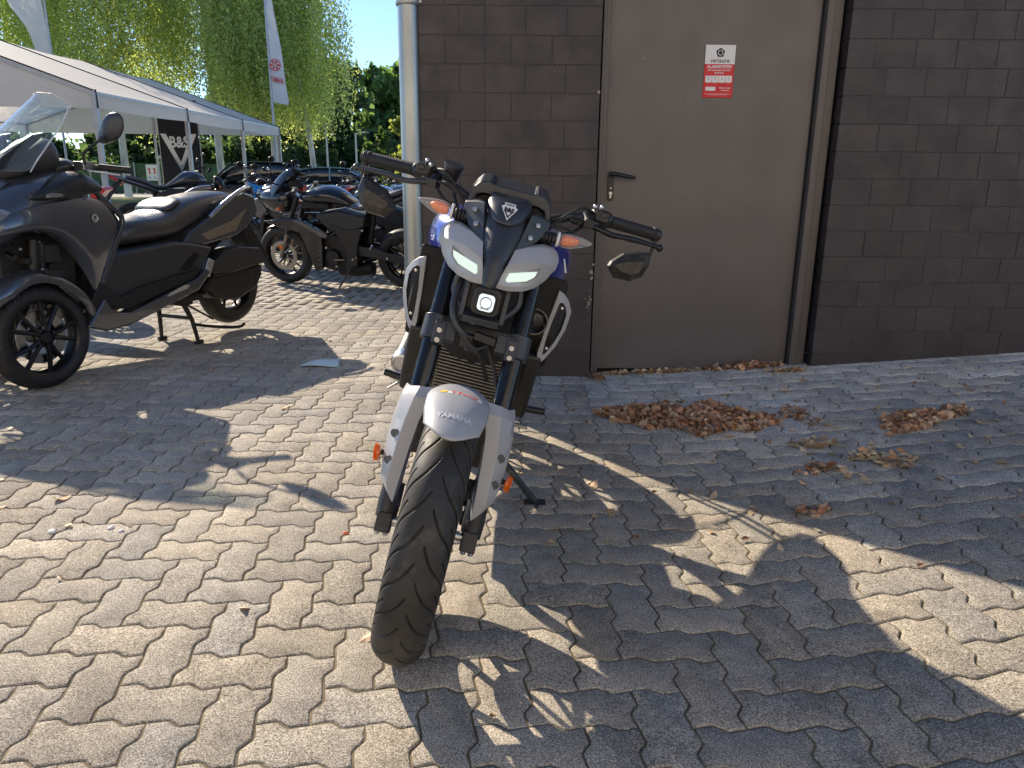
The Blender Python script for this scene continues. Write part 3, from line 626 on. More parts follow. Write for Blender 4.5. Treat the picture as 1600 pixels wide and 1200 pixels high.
# shop emblem sticker on the cowl
def cw(u, v): return (u + .002, .2045 + (v + .0) * .85 + abs(u) * .12, .999 + v)
tri_o = [(-.019, .008), (-.013, .011), (-.0125, .017), (.0125, .017), (.013, .011), (.019, .008), (0, -.020)]
tri_i = [(-.0150, .0062), (.0150, .0062), (0, -.0150)]
t = MB(); t.prism([cw(*p) for p in tri_o], (0, .0012, 0)); obj('sticker', t, 'white', CR)
t = MB(); t.prism([(a, b - .0008, c) for a, b, c in [cw(*p) for p in tri_i]], (0, .0006, 0)); obj('sticker_mark', t, 'blackp', CR)
t = MB(); t.prism([(a, b - .0014, c) for a, b, c in [cw(x * .72, y * .66 + .0004) for x, y in tri_i]], (0, .0005, 0)); obj('sticker_mark', t, 'white', CR)
t = MB(); t.prism([(a, b - .0012, c) for a, b, c in [cw(x, y) for x, y in ((-.0145, .0065), (.0145, .0065), (.0135, -.002), (-.0135, -.002))]], (0, .0004, 0)); obj('sticker_mark', t, 'white', CR)
text('lettering', 'B&S', .0125, lambda u, v: (lambda p: (p[0], p[1] - .0022, p[2]))(cw(u, v + .0022)), 'blackp', CR, .0006, 1.1)
text('lettering', 'PREMIUM', .0048, lambda u, v: (lambda p: (p[0], p[1] - .0022, p[2]))(cw(u, v + .0135)), 'blackp', CR, .0001, 1.0)
for s in (-1, 1):
    q = [(.055, .228, 1.003), (.070, .240, 1.004), (.103, .268, .994), (.101, .262, .972), (.080, .232, .944), (.040, .186, .917), (.037, .182, .921), (.049, .215, .975)]
    t = MB().prism([(s * x, y, z) for x, y, z in q], (0, .02, .004)); g = P('side_plate', t, 'satin', .003)
    for x, y, z in ((.074, .2335, .983), (.0635, .2135, .953)):
        b = MB().lathe([(0, -.001), (.0028, -.001), (.0034, -.004), (.0056, -.0035), (.0066, 0), (.0066, .008)], (s * x, y, z), (s * -.12, .85, -.5), 16); obj('bolt', b, 'bolt', g)
# meter visor
pg = [(-.100, .996), (-.098, 1.018), (-.090, 1.036), (-.079, 1.050), (-.056, 1.055), (-.050, 1.050), (.050, 1.050), (.056, 1.055), (.079, 1.050), (.090, 1.036), (.098, 1.018), (.100, .996), (.088, 1.0), (.082, 1.018), (.066, 1.024), (-.066, 1.024), (-.082, 1.018), (-.088, 1.0)]
t = MB().prism([(x, .292, z - .004) for x, z in pg], (0, .075, .020)); P('instrument_visor', t, 'satin', .004)
t = MB().prism([(x * .93, .305, z - .004) for x, z in ((-.095, .99), (-.09, 1.012), (-.07, 1.022), (.07, 1.022), (.09, 1.012), (.095, .99))], (0, .07, .02)); P('instrument_panel', t, 'dark', .003)
# projector lamp
t = MB(); pj = [(-.017 + .001 * 0, .0), ]
def rrect(cx, cz, w_, h_, r, n=5):
    o = []
    for qx, qz, a0 in ((1, 1, 0), (-1, 1, 90), (-1, -1, 180), (1, -1, 270)):
        for i in range(n + 1): a = R(a0 + 90 * i / n); o.append((cx + qx * (w_ / 2 - r) + r * math.cos(a), cz + qz * (h_ / 2 - r) + r * math.sin(a)))
    return o
t = MB().prism([(x, .112, z) for x, z in rrect(.003, .802, .062, .060, .014)], (0, .07, 0)); PJ = P('projector_housing', t, 'black', .003)
t = MB().prism([(x, .106, z) for x, z in rrect(.003, .802, .046, .046, .010)], (0, .01, 0)); obj('projector_bezel', t, 'gloss', PJ, bevel=.002)
t = MB().prism([(x, .102, z) for x, z in rrect(.003, .802, .036, .037, .009)], (0, .008, 0)); obj('projector_lens', t, 'proj', PJ, bevel=.002)
t = MB().lathe([(.011, 0), (.0125, -.001), (.014, 0)], (.003, .1015, .802), (0, 1, 0), 24); t.box((.003, .1008, .7885), (.02, .001, .003)); obj('lens_ring', t, 'bolt', PJ)
# lamp bracket and clutter behind it
t = MB()
for s in (-1, 1):
    t.slab([(.17, .852), (.19, .83), (.17, .775), (.15, .752), (.135, .756), (.150, .79), (.155, .83)], s * .040, s * .052)
    t.tube([(s * .07, .19, .84), (s * .075, .185, .80), (s * .045, .16, .765), (s * .03, .15, .75)], .008, 10, smooth=4)
t.box((.0, .145, .757), (.085, .03, .018), (R(20), 0, 0)); t.box((0, .22, .80), (.10, .08, .09)); P('lamp_bracket', t, 'satin', .004)
t = MB().tube([(-.065, .20, .83), (-.068, .16, .77), (-.048, .14, .73), (-.02, .145, .708)], .008, 10, smooth=5); P('wiring_loom', t, 'satin')
t = MB().box((.02, .15, .715), (.05, .02, .018), (0, .1, 0)); t.box((-.02, .155, .70), (.028, .02, .03)); t.tube([(-.01, .16, .70), (.02, .2, .66), (.03, .26, .63), (.05, .30, .58)], .006, 8, smooth=5); t.tube([(-.035, .14, .72), (.0, .135, .69), (.03, .15, .70)], .005, 8, smooth=4); P('hose_junction', t, 'black', .002)
# radiator
t = MB()
for i in range(22): t.box((0, .385 - i * .0033, .640 - i * .0078), (.21, .014, .0032))
P('radiator_fins', t, 'fin')
t = MB(); t.box((0, .385, .545), (.23, .02, .21), (R(-22), 0, 0)); t.box((0, .41, .655), (.24, .035, .03), (R(-22), 0, 0)); t.box((0, .325, .445), (.24, .03, .02), (R(-22), 0, 0)); P('radiator', t, 'dark', .003)
# tank
t = MB().loft([(.40, .86, .93, .10, 2.6), (.44, .80, .965, .145, 2.6), (.52, .775, .985, .195, 2.5), (.62, .77, .995, .212, 2.4), (.72, .77, .955, .190, 2.3), (.82, .775, .915, .150, 2.2), (.92, .775, .86, .11, 2.2), (1.0, .78, .83, .07, 2)], 28)
P('fuel_tank', t, 'blue', sub=1)
t = MB().loft([(.34, .60, .86, .085, 3), (.42, .50, .90, .125, 3), (.5, .46, .90, .16, 3), (.6, .46, .84, .165, 3), (.66, .5, .8, .13, 3)], 20); P('front_inner_cover', t, 'dark', sub=1)
# radiator shrouds
def shroud(s):
    out = [(.178, .435, .828), (.196, .445, .820), (.214, .465, .802), (.229, .48, .774), (.226, .48, .72), (.212, .475, .672), (.190, .46, .632), (.172, .45, .612), (.166, .44, .65), (.170, .435, .74)]
    inn = [(.188, .438, .796), (.197, .444, .797), (.208, .458, .785), (.216, .468, .765), (.214, .470, .722), (.203, .466, .684), (.188, .455, .652), (.180, .45, .648), (.178, .442, .68), (.181, .437, .74)]
    n = len(out); t = MB(); fr = [(s * x, y, z) for x, y, z in out] + [(s * x, y - .004, z) for x, y, z in inn]; bk = [(s * (x - .004), y + .05, z) for x, y, z in out] + [(s * x, y + .012, z) for x, y, z in inn]
    V = fr + bk; Fc = []
    for i in range(n):
        j = (i + 1) % n; Fc += [(i, j, n + j, n + i), (2 * n + i, 3 * n + i, 3 * n + j, 2 * n + j), (i, 2 * n + i, 2 * n + j, j), (n + i, n + j, 3 * n + j, 3 * n + i)]
    g = P('radiator_shroud', t.add(V, Fc), 'grey', .0025)
    t = MB().prism([(s * x, y + .004, z) for x, y, z in inn], (0, .01, 0)); obj('mesh_insert', t, mat('dark_grille', (.02, .021, .026), .6, bump=1, bscale=700), g)
    for x, y, z in ((.199, .4475, .783), (.187, .4475, .668)):
        b = MB().lathe([(0, -.002), (.0035, -.002), (.004, 0)], (s * x, y, z), (0, 1, 0), 12); obj('bolt', b, 'bolt', g)
    t = MB().slab([(.44, .64), (.52, .66), (.60, .62), (.62, .52), (.56, .44), (.50, .44), (.47, .5), (.45, .57)], s * .135, s * .182); g2 = P('lower_cowl', t, 'black', .012, seg=3)
    t = MB().slab([(.45, .86), (.53, .80), (.62, .72), (.60, .60), (.50, .60), (.44, .70)], s * .10, s * .20); P('side_duct', t, 'dark', .01)
shroud(1); shroud(-1)
# horn
t = MB().lathe([(0, .0), (.008, -.002), (.022, .004), (.030, .0), (.032, .003), (.032, .016)], (.128, .30, .755), (0, 1, 0), 30); h_ = P('horn', t, 'gloss')
t = MB().lathe([(.0300, -.001), (.0322, -.002), (.0335, 0)], (.128, .30, .755), (0, 1, 0), 30); obj('horn_ring', t, 'fin', h_)
# turn signals
def signal(s):
    t = MB().loft([(s * x, z - hb, z + ht, d, 2.2, .272 + (x - .14) * .1) for x, z, hb, ht, d in ((.1265, .963, .004, .004, .008), (.130, .963, .013, .013, .014), (.140, .9635, .0175, .0175, .017), (.155, .965, .0185, .0175, .017), (.170, .967, .0165, .015, .015), (.186, .969, .0125, .011, .012), (.200, .971, .0075, .0065, .008), (.211, .972, .002, .002, .003))], 20, ax='x')
    g = P('turn_signal', t, 'clear', sub=1)
    t = MB().loft([(s * x, z - h, z + h, d, 2, .275) for x, z, h, d in ((.134, .963, .009, .008), (.143, .9635, .0140, .014), (.158, .965, .0140, .014), (.172, .967, .0095, .010), (.181, .968, .003, .003))], 14, ax='x'); obj('amber_core', t, 'amber', g, sub=1)
    t = MB().lathe([(.0175, -.002), (.0185, 0), (.0175, .004)], (s * .1275, .27, .963), (1, 0, 0), 24); obj('lens_rim', t, 'white', g)
    t = MB()
    t.tube([(s * .085, .262, .960), (s * .122, .269, .963)], [.012, .0135], 16)
    for i in range(4): t.lathe([(.012, -.003), (.0155, -.001), (.0155, .002), (.012, .004)], (s * (.092 + i * .008), .264, .961), (1, 0, 0), 16)
    obj('stalk', t, 'black', g)
signal(1); signal(-1)
t = MB().prism([(.163, .40, .913), (.168, .40, .912), (.181, .40, .880), (.176, .40, .879)], (0, .001, 0)); P('hanging_tag', t, 'white')
# handlebar
HB = [(-.385, .472, 1.027), (-.26, .428, 1.030), (-.20, .402, 1.030), (-.14, .39, 1.012), (-.07, .395, .985), (0, .40, .982)]
path = HB + [(-x, y, z) for x, y, z in HB[:-1][::-1]]
t = MB().tube(path, .0112, 14, smooth=5); P('handlebar', t, 'black')
t = MB();
for s in (-1, 1): t.box((s * .045, .40, .985), (.03, .04, .045))
t.box((0, .40, .968), (.14, .04, .02)); P('bar_clamp', t, 'black', .004)
for s in (-1, 1):
    A = Vector((s * .255, .4265, 1.030)); B = Vector((s * .379, .470, 1.027)); d = (B - A).normalized()
    t = MB(); rings_ = [(0, .0165), (.02, .0165), (.08, .0158), (.95, .0158), (.955, .0172), (.985, .0178), (1, .0172)]
    t.tube([A + (B - A) * q for q, r in rings_], [r for q, r in rings_], 20)
    g = P('grip', t, 'rubber')
    t = MB().tube([B, B + d * .004, B + d * .016, B + d * .018], [.0125, .0145, .0145, .012], 16); obj('bar_end', t, 'black', g)
    # bar-end mirror
    mo = B + d * .006
    t = MB(); t.tube([mo + Vector((0, 0, .0)), mo + Vector((s * .002, -.002, -.03)), mo + Vector((-s * .006, -.012, -.062)), mo + Vector((-s * .012, -.02, -.09))], [.010, .0065, .0055, .0055], 10)
    t.lathe([(.0125, -.006), (.0165, -.005), (.0165, .006), (.0125, .007)], mo, d, 20)
    t.box(mo + Vector((-s * .002, -.008, -.045)), (.013, .008, .055), (0, s * .12, 0)); g = P('mirror_stalk', t, 'black', .0015)
    oc = [(.380, .986), (.312, .962), (.286, .935), (.281, .920), (.306, .893), (.352, .895), (.378, .915), (.388, .950)]
    cx, cz = .342, .934
    out3 = [(s * x, .452, z) for x, z in oc]; mid = [(s * (cx + (x - cx) * .93), .436, cz + (z - cz) * .90) for x, z in oc]; top = [(s * x, .424, z) for x, z in ((.366, .955), (.322, .942), (.304, .932), (.300, .926), (.316, .916), (.346, .915), (.362, .925), (.368, .94))]
    n = len(oc); t = MB(); V = out3 + mid + top; Fc = [(i, (i + 1) % n, n + (i + 1) % n, n + i) for i in range(n)] + [(n + i, n + (i + 1) % n, 2 * n + (i + 1) % n, 2 * n + i) for i in range(n)] + [tuple(range(2 * n, 3 * n)), tuple(range(n))[::-1]]
    t.add(V, Fc); mh = P('bar_end_mirror', t, mat('dusty_mirror_shell', (.022, .021, .021), .38, 0, .2, 30, .1, 300, dust=.35), .0012, ang=15)
    t = MB().prism([(s * (cx + (x - cx) * .93), .4525, cz + (z - cz) * .93) for x, z in oc], (0, .001, 0)); obj('mirror_glass', t, mat('mirror_glass', (.8, .8, .8), .02, 1), mh)
    # switch housing, perch, lever
    c = Vector((s * .228, .416, 1.031))
    t = MB().tube([c - Vector((s * .026, .008, 0)), c - Vector((s * .015, .004, 0)), c + Vector((s * .015, .005, 0)), c + Vector((s * .024, .009, 0))], [.018, .022, .022, .019], 16); t.box(c + Vector((0, -.018, .006)), (.036, .02, .026)); sw = P('switch_housing', t, 'black', .003)
    t = MB(); t.box(c + Vector((s * .004, -.03, .01)), (.012, .008, .01)); t.box(c + Vector((-s * .01, -.03, .0)), (.008, .008, .008)); obj('switch_button', t, 'satin', sw, bevel=.002)
    pv = Vector((s * .200, .365, 1.012))
    t = MB().tube([(s * .19, .40, 1.028), pv], [.016, .012], 12); t.box(pv, (.04, .028, .02), (0, 0, s * .3)); P('lever_perch', t, 'black', .003)
    t = MB().tube([pv, (s * .232, .352, 1.006), (s * .262, .356, 1.001), (s * .31, .374, 1.003), (s * .36, .392, 1.002), (s * .389, .402, .999)], [.0085, .0075, .007, .0075, .006, .006], 10, smooth=4); t.ell((s * .391, .403, .999), (.0095, .0095, .0095)); P('lever', t, 'satin' if s < 0 else 'gloss')
    t = MB()
    t.tube([(s * .19, .36, 1.015), (s * .15, .33, 1.02), (s * .11, .32, .99), (s * .08, .33, .95)], .0042, 8, smooth=6)
    t.tube([(s * .205, .40, 1.04), (s * .17, .35, 1.045), (s * .12, .34, 1.0), (s * .09, .34, .95)], .0038, 8, smooth=6)
    t.tube([(s * .20, .395, 1.015), (s * .165, .36, .985), (s * .125, .34, .965), (s * .08, .34, .94)], .0038, 8, smooth=6)
    if s > 0: t.tube([(.18, .37, 1.0), (.165, .34, .985), (.14, .33, .99), (.10, .31, .985)], .0036, 8, smooth=6)
    P('control_cable', t, 'rubber')
# adjusters on the clutch side, fluid reservoir on the brake side
t = MB()
for i in range(5): t.lathe([(.008, -.0016), (.011, -.0016), (.011, .0016), (.008, .0016)], (.176 - i * .0045, .362 + .0, 1.013), (1, 0, 0), 14)
t.tube([(.152, .362, 1.013), (.19, .362, 1.013)], .007); P('cable_adjuster', t, 'satin')
t = MB().lathe([(0, -.016), (.018, -.016), (.0225, .014), (.0225, .018)], (-.157, .372, 1.046), (.12, -.28, .95), 22); rs_ = P('brake_fluid_reservoir', t, 'black')
t = MB().lathe([(.0235, .016), (.0245, .0185), (.0245, .023), (.0, .024)], (-.157, .372, 1.046), (.12, -.28, .95), 22); obj('cap', t, 'satin', rs_)
for s, xs in ((-1, ((-.225, .408, 1.058), (-.212, .39, 1.05))), (1, ((.205, .395, 1.056), (.222, .40, 1.058)))):
    t = MB()
    for p in xs: t.ell(p, (.0055, .007, .007), 10, 6)
    P('clamp_bolt', t, 'bolt')
# engine, frame, rear
t = MB().box((0, .66, .47), (.22, .26, .26), (R(-25), 0, 0)); t.box((0, .78, .34), (.26, .36, .24)); t.lathe([(0, .0), (.075, .0), (.085, -.02), (.085, -.05)], (.16, .74, .33), (1, 0, 0), 24); t.lathe([(0, .0), (.08, .0), (.09, .02), (.09, .05)], (-.16, .70, .33), (1, 0, 0), 24); P('engine', t, 'engine', .01)
t = MB()
for s in (-.05, .05): t.tube([(s, .56, .50), (s, .47, .45), (s, .46, .32), (s * .8, .54, .22), (s * .4, .8, .19), (-.06, 1.0, .21)], .018, 12, smooth=5)
t.tube([(-.06, 1.0, .21), (-.13, 1.12, .25), (-.19, 1.2, .29)], .022, 12, smooth=4); P('exhaust_header', t, 'steel')
t = MB().tube([(-.255, 1.21, .325), (-.255, 1.24, .33), (-.25, 1.5, .40), (-.245, 1.66, .44)], [.035, .042, .048, .042], 24); ms = P('silencer', t, 'black')
t = MB().lathe([(.034, 0), (.041, .003), (.044, .01), (.0445, .05), (.042, .055)], (-.256, 1.18, .318), (.0, .97, .25), 32); t.lathe([(0, .008), (.03, .006), (.034, 0)], (-.256, 1.18, .318), (.0, .97, .25), 32); obj('end_cap', t, 'silver', ms)
t = MB().box((-.25, 1.17, .262), (.07, .012, .010), (0, .15, 0)); t.tube([(-.25, 1.17, .255), (-.285, 1.15, .225)], .004); t.box((-.25, 1.18, .275), (.012, .012, .03)); P('exhaust_bracket', t, 'galv', .002)
t = MB()
for s in (-1, 1):
    t.tube([(s * .05, .36, .86), (s * .12, .5, .74), (s * .14, .75, .6), (s * .13, .95, .5), (s * .12, .98, .32)], .02, 10, smooth=4)
    t.tube([(s * .10, .75, .72), (s * .10, 1.1, .78), (s * .07, 1.45, .84)], .014, 10, smooth=3)
    t.tube([(s * .095, 1.0, .40), (s * .10, 1.2, .35), (s * .095, 1.40, .298)], .022, 10)
P('frame', t, 'black')
t = MB().tube([(0, 1.05, .45), (0, 1.12, .72)], .03, 14); P('rear_shock', t, 'black')
t = MB().loft([(.84, .79, .88, .10, 2.6), (.95, .78, .845, .13, 2.6), (1.08, .77, .83, .14, 2.6), (1.18, .79, .85, .12, 2.6), (1.28, .82, .89, .10, 2.6), (1.42, .84, .90, .08, 2.6), (1.50, .86, .895, .045, 2.4)], 20); P('seat', t, 'seat', sub=1)
t = MB().loft([(.60, .56, .86, .10, 3), (.92, .57, .86, .12, 3), (1.04, .68, .84, .13, 2.8), (1.25, .73, .83, .11, 2.6), (1.4, .78, .86, .09, 2.6), (1.51, .83, .88, .05, 2.4)], 20); P('tail_cowl', t, 'blue', sub=1)
t = MB().box((0, 1.51, .87), (.09, .03, .035)); P('tail_light', t, 'red', .006)
t = MB().tube([(-.02, 1.46, .83), (-.018, 1.58, .76), (-.015, 1.68, .64)], .007, 8); t.tube([(.02, 1.46, .83), (.018, 1.58, .76), (.015, 1.68, .64)], .007, 8); t.box((0, 1.68, .65), (.07, .008, .06), (R(-30), 0, 0)); t.tube([(-.13, 1.58, .755), (.13, 1.58, .755)], .006); P('plate_holder', t, 'black', .002)
for s in (-1, 1):
    t = MB().ell((s * .155, 1.58, .755), (.035, .016, .018)); P('rear_turn_signal', t, 'clear')
t = MB().grid([[( u * .07, 1.38 - .325 * math.sin(R(a)), .298 + .325 * math.cos(R(a)) - .02 * u * u) for u in (-1, -.5, 0, .5, 1)] for a in range(-10, 61, 10)]); P('rear_hugger', t, 'black', solid=.004, sub=1)
for s in (-1, 1):
    t = MB().tube([(s * .14, .96, .34), (s * .20, .96, .335)], .010, 10); t.tube([(s * .20, .96, .335), (s * .285, .97, .338)], .012, 12); P('foot_peg', t, 'black')
t = MB().tube([(.13, .86, .34), (.16, .70, .36)], .006); t.tube([(.15, .70, .355), (.215, .69, .36)], .006, 10)
for i in range(9): t.lathe([(.006, 0), (.009, .001), (.009, .003), (.006, .004)], (.165 + i * .006, .695, .357), (1, -.1, .05), 10)
P('gear_lever', t, 'steel')
t = MB().tube([(.09, .72, .27), (.17, .74, .215), (.315, .778, .086)], [.014, .013, .011], 12); t.tube([(.315, .778, .086), (.325, .74, .083), (.31, .73, .09)], .005, 8)
t.box((.318, .785, .079), (.07, .045, .007), (0, -LN, 0)); t.tube([(.20, .74, .19), (.225, .735, .175), (.24, .74, .16)], .009, 8); t.tube([(.19, .76, .2), (.27, .79, .12), (.30, .80, .1)], .0035, 6); P('side_stand', t, 'satin', .001)
# ------------------------------------------------------------------ generic side-view motorcycle (its left side is +X, back is +Y)
def motorbike(mw, label, sport=True, body='char', tank='gloss2', seatm='seat', tailm=None, wb=1.34, refl=True, detail=1, group=None, mirrors=True, name='motorcycle', white=False, hi=0):
    root = empty(name, mw, label, 'motorcycle', group); o = lambda n, mb, m, b=0, sub=0, parent=None, **k: obj(n, mb, m, parent or root, b, sub, **k)
    tailm = tailm or body
    wheel(root, 0, .298, .298, .11, 'rim', False, tyre='tyre2', detail=0, disc=(1,)); wheel(root, wb, .298, .298, .14, 'rim', False, tyre='tyre2', detail=0, disc=(-1,))
    for s in (-1, 1):
        t = MB().tube([(s * .095, -.01, .29), (s * .095, .11, .55)], .019, 12); o('fork_tube', t, 'steel' if not sport else 'fin')
        t = MB().tube([(s * .095, .10, .53), (s * .095, .27, .90)], .024, 12); o('fork_sleeve', t, 'black')
    t = MB().grid([[(u * .06, -.325 * math.sin(R(a)), .298 + .325 * math.cos(R(a)) - .018 * u * u) for u in (-1, -.6, 0, .6, 1)] for a in range(-50, 36, 8)]); o('front_mudguard', t, body, sub=1, solid=.005)
    t = MB().loft([(.27, .86, .91, .08, 2.4), (.36, .83, .97 + hi, .13, 2.4), (.48, .82, 1.0 + hi, .155, 2.3), (.60, .82, 1.01 + hi, .16, 2.3), (.70, .81, .98, .14, 2.2), (.80, .80, .90, .11, 2.2), (.88, .79, .85, .09, 2.2)], 20); o('fuel_tank', t, tank, sub=1)
    t = MB().slab([(.46, .74), (.72, .78), (1.01, .72), (.98, .62), (.81, .58), (.61, .57), (.52, .66)], -.14, .14); o('side_cover', t, 'matchar', .02)
    t = MB().loft([(.80, .80, .86, .10, 2.4), (.92, .76, .83, .14, 2.4), (1.05, .78, .85, .12, 2.4), (1.14, .84, .93, .10, 2.4), (1.3, .90, .97, .09, 2.4), (1.42, .93, .99, .06, 2.2)], 16); o('seat', t, seatm, sub=1)
    t = MB().loft([(.95, .68, .78, .12, 2.4), (1.15, .77, .86, .11, 2.4), (1.4, .87, .95, .08, 2.4), (1.62, .95, 1.0, .03, 2.2)], 16); o('tail_cowl', t, tailm, sub=1)
    t = MB().slab([(1.48, .92), (1.62, .985), (1.64, .965), (1.55, .90)], -.05, .05); o('tail_light', t, 'red', .006)
    t = MB().slab([(1.45, .90), (1.55, .90), (1.72, .62), (1.68, .60)], -.02, .02); t.box((0, 1.71, .66), (.18, .01, .13), (R(-25), 0, 0)); o('plate_holder', t, 'black', .003)
    t = MB().slab([(.42, .48), (.62, .55), (.82, .45), (.84, .24), (.6, .18), (.46, .22)], -.12, .12); t.lathe([(0, 0), (.07, 0), (.08, -.02), (.08, -.05)], (.165, .62, .32), (1, 0, 0), 20)
    for i in range(6): t.box((0, .50 + i * .004, .40 + i * .022), (.2, .2, .008))
    o('engine', t, 'engine', .012)
    t = MB().slab([(.62, .66), (.80, .60), (.98, .62), (.90, .44), (.88, .24), (.74, .20), (.78, .38)], .12, .15); t.mirror(); o('frame', t, 'black', .012)
    t = MB()
    for s in (-1, 1): t.slab([(.88, .44), (1.05, .42), (wb + .04, .33), (wb + .04, .26), (1.05, .32), (.88, .34)], s * .085, s * .12)
    o('swingarm', t, 'matchar', .01)
    t = MB().loft([(.62, .11, .22, .07, 3), (.80, .10, .24, .08, 3), (.98, .12, .25, .06, 3)], 14); o('silencer', t, 'engine', .004)
    t = MB().tube([(.12, .80, .26), (.16, .78, .18), (.26, .68, .005)], [.012, .011, .009], 8); t.tube([(.26, .68, .008), (.22, .60, .008)], .006, 6); o('side_stand', t, 'black')
    t = MB().tube([(.12, .86, .33), (.24, .88, .33)], .010, 8); t.tube([(.13, 1.05, .45), (.24, 1.08, .44)], .009, 8); t.tube([(.14, .74, .30), (.2, .66, .31)], .006, 6); o('foot_peg', t, 'steel')
    if refl:
        for s in (-1, 1):
            t = MB().lathe([(0, -.004), (.024, -.004), (.024, .004)], (s * .12, .02, .40), (s, 0, 0), 16); o('side_reflector', t, 'orange')
    t = MB().tube([(-.36, .40, .98), (-.22, .34, .985), (0, .32, .93), (.22, .34, .985), (.36, .40, .98)] if sport else [(-.38, .42, 1.08), (-.24, .36, 1.09), (-.1, .32, 1.02), (.1, .32, 1.02), (.24, .36, 1.09), (.38, .42, 1.08)], .011, 8, smooth=4); o('handlebar', t, 'black')
    hz = .98 if sport else 1.08
    for s in (-1, 1):
        t = MB().tube([(s * .25, .355, hz + .005), (s * .37, .405, hz)], .017, 10); o('grip', t, 'rubber')
        t = MB().tube([(s * .2, .31, hz), (s * .37, .33, hz - .01)], .006, 6); t.box((s * .2, .33, hz + .01), (.05, .04, .04)); o('lever', t, 'steel' if sport else 'black')
        if mirrors:
            if sport: t = MB().tube([(s * .12, .10, 1.02), (s * .24, .06, 1.06)], .008, 6); t.ell((s * .30, .03, 1.07), (.075, .03, .035))
            else: t = MB().tube([(s * .2, .34, hz + .02), (s * .24, .33, hz + .16)], .006, 6); t.ell((s * .28, .33, hz + .18), (.06, .02, .035))
            o('mirror', t, 'black')
    t = MB()
    for i in range(7): t.tube([(random.uniform(-.1, .14), random.uniform(.3, .5), random.uniform(.5, .75)), (random.uniform(-.1, .15), random.uniform(.4, .7), random.uniform(.5, .7)), (random.uniform(-.1, .15), random.uniform(.6, .8), random.uniform(.45, .65))], .008, 6, smooth=3)
    t.box((0, .36, .55), (.24, .05, .24), (R(-20), 0, 0)); t.tube([(.02, .98, .45), (.02, 1.05, .75)], .03, 8); t.box((.0, .45, .82), (.18, .3, .06)); o('inner_parts', t, 'engine', .002)
    t = MB()
    for p in ((.15, .56, .42), (.15, .60, .58), (.16, .88, .33), (.15, .97, .60), (.17, .66, .24), (.155, .47, .50), (.13, 1.2, .33), (.14, .72, .52)): o('bolt', MB().lathe([(0, -.002), (.012, -.002), (.012, .01)], p, (1, 0, 0), 10), 'bolt')
    if sport:
        for s in (-1, 1):
            t = MB().slab([(-.09, .675), (.20, .705), (.32, .705), (.60, .56), (.54, .51), (.36, .56), (.08, .61)], s * .15, s * .195); o('side_fairing', t, body, .012, seg=3)
            t = MB().slab([(.27, .60), (.53, .54), (.53, .42), (.50, .20), (.42, .17), (.37, .34), (.33, .48)], s * .13, s * .175); o('lower_fairing', t, body, .012, seg=3)
            t = MB().slab([(.24, .695), (.32, .70), (.62, .56), (.60, .52), (.54, .54)], s * .195, s * .208); o('fairing_trim', t, 'char', .004)
        t = MB().loft([(-.20, .86, .91, .03, 2.2), (-.14, .78, .95, .08, 2.2), (-.02, .72, .98, .12, 2.2), (.10, .72, 1.0, .14, 2.2), (.20, .76, .97, .12, 2.2)], 18); o('nose_cowl', t, body, sub=1)
        t = MB().grid([[(u * w_, y + .10 * u * u, z - .06 * u * u) for u in (-1, -.7, -.35, 0, .35, .7, 1)] for y, z, w_ in ((-.10, .94, .12), (-.03, 1.02, .125), (.05, 1.10, .12), (.14, 1.155, .10), (.19, 1.165, .075))]); o('windscreen', t, 'smoke', sub=2, solid=.003)
        t = MB().box((0, -.17, .84), (.12, .06, .03)); o('headlamp', t, 'glassd', .008)
        t = MB().box((0, .22, 1.0), (.16, .05, .09), (R(30), 0, 0)); o('instrument_panel', t, 'dark', .006)
    else:
        t = MB().loft([(.02, .80, .92, .06, 2.4), (.08, .77, .98, .10, 2.4), (.18, .80, 1.02, .09, 2.4)], 16); o('headlamp', t, 'black', sub=1)
        t = MB().lathe([(0, -.012), (.05, -.006), (.06, 0)], (0, .035, .86), (0, 1, 0), 20); o('headlamp_lens', t, 'clear')
        t = MB().box((0, .22, 1.07), (.14, .03, .08), (R(35), 0, 0)); o('instrument_panel', t, 'gloss', .006)
        for s in (-1, 1): t = MB().slab([(.20, .84), (.42, .86), (.52, .72), (.40, .62), (.30, .68)], s * .15, s * .185); o('radiator_shroud', t, body, .012)
    for s in (-1, 1):
        t = MB().tube([(s * .07, 1.45, .86), (s * .13, 1.46, .86)], .006, 6); t.ell((s * .16, 1.46, .86), (.035, .018, .018), 10, 6); o('rear_turn_signal', t, 'orange')
        t = MB().tube([(s * .1, .12, .80), (s * .17, .12, .80)], .006, 6); t.ell((s * .2, .12, .80), (.035, .018, .018), 10, 6); o('front_turn_signal', t, 'orange')
    return root
M['gloss2'] = mat('black_gloss_paint', (.013, .016, .021), .2, .2, .1, 6, coat=.6)
M['bluegrey'] = mat('blue_grey_gloss_paint', (.035, .06, .085), .2, .45, .1, 6, coat=1)  # black tank paint with the blue of reflected sky put into its colour
def fmw(x, y, adeg, lean=0, z=0): return Matrix.Translation((x, y, z)) @ Matrix.Rotation(-R(adeg), 4, 'Z') @ Matrix.Rotation(R(lean), 4, 'Y')
motorbike(fmw(-2.34, 7.76, 105.7, 8), 'black faired sports motorcycle on its side stand, nearest of the row behind the downpipe', body='gloss2')
G = 'naked motorcycles parked in a row behind the sports motorcycle'
rb = motorbike(fmw(-2.05, 8.85, 106, 8), 'dark naked motorcycle directly behind the black sports motorcycle', sport=False, tank='bluegrey', detail=0, group=G)
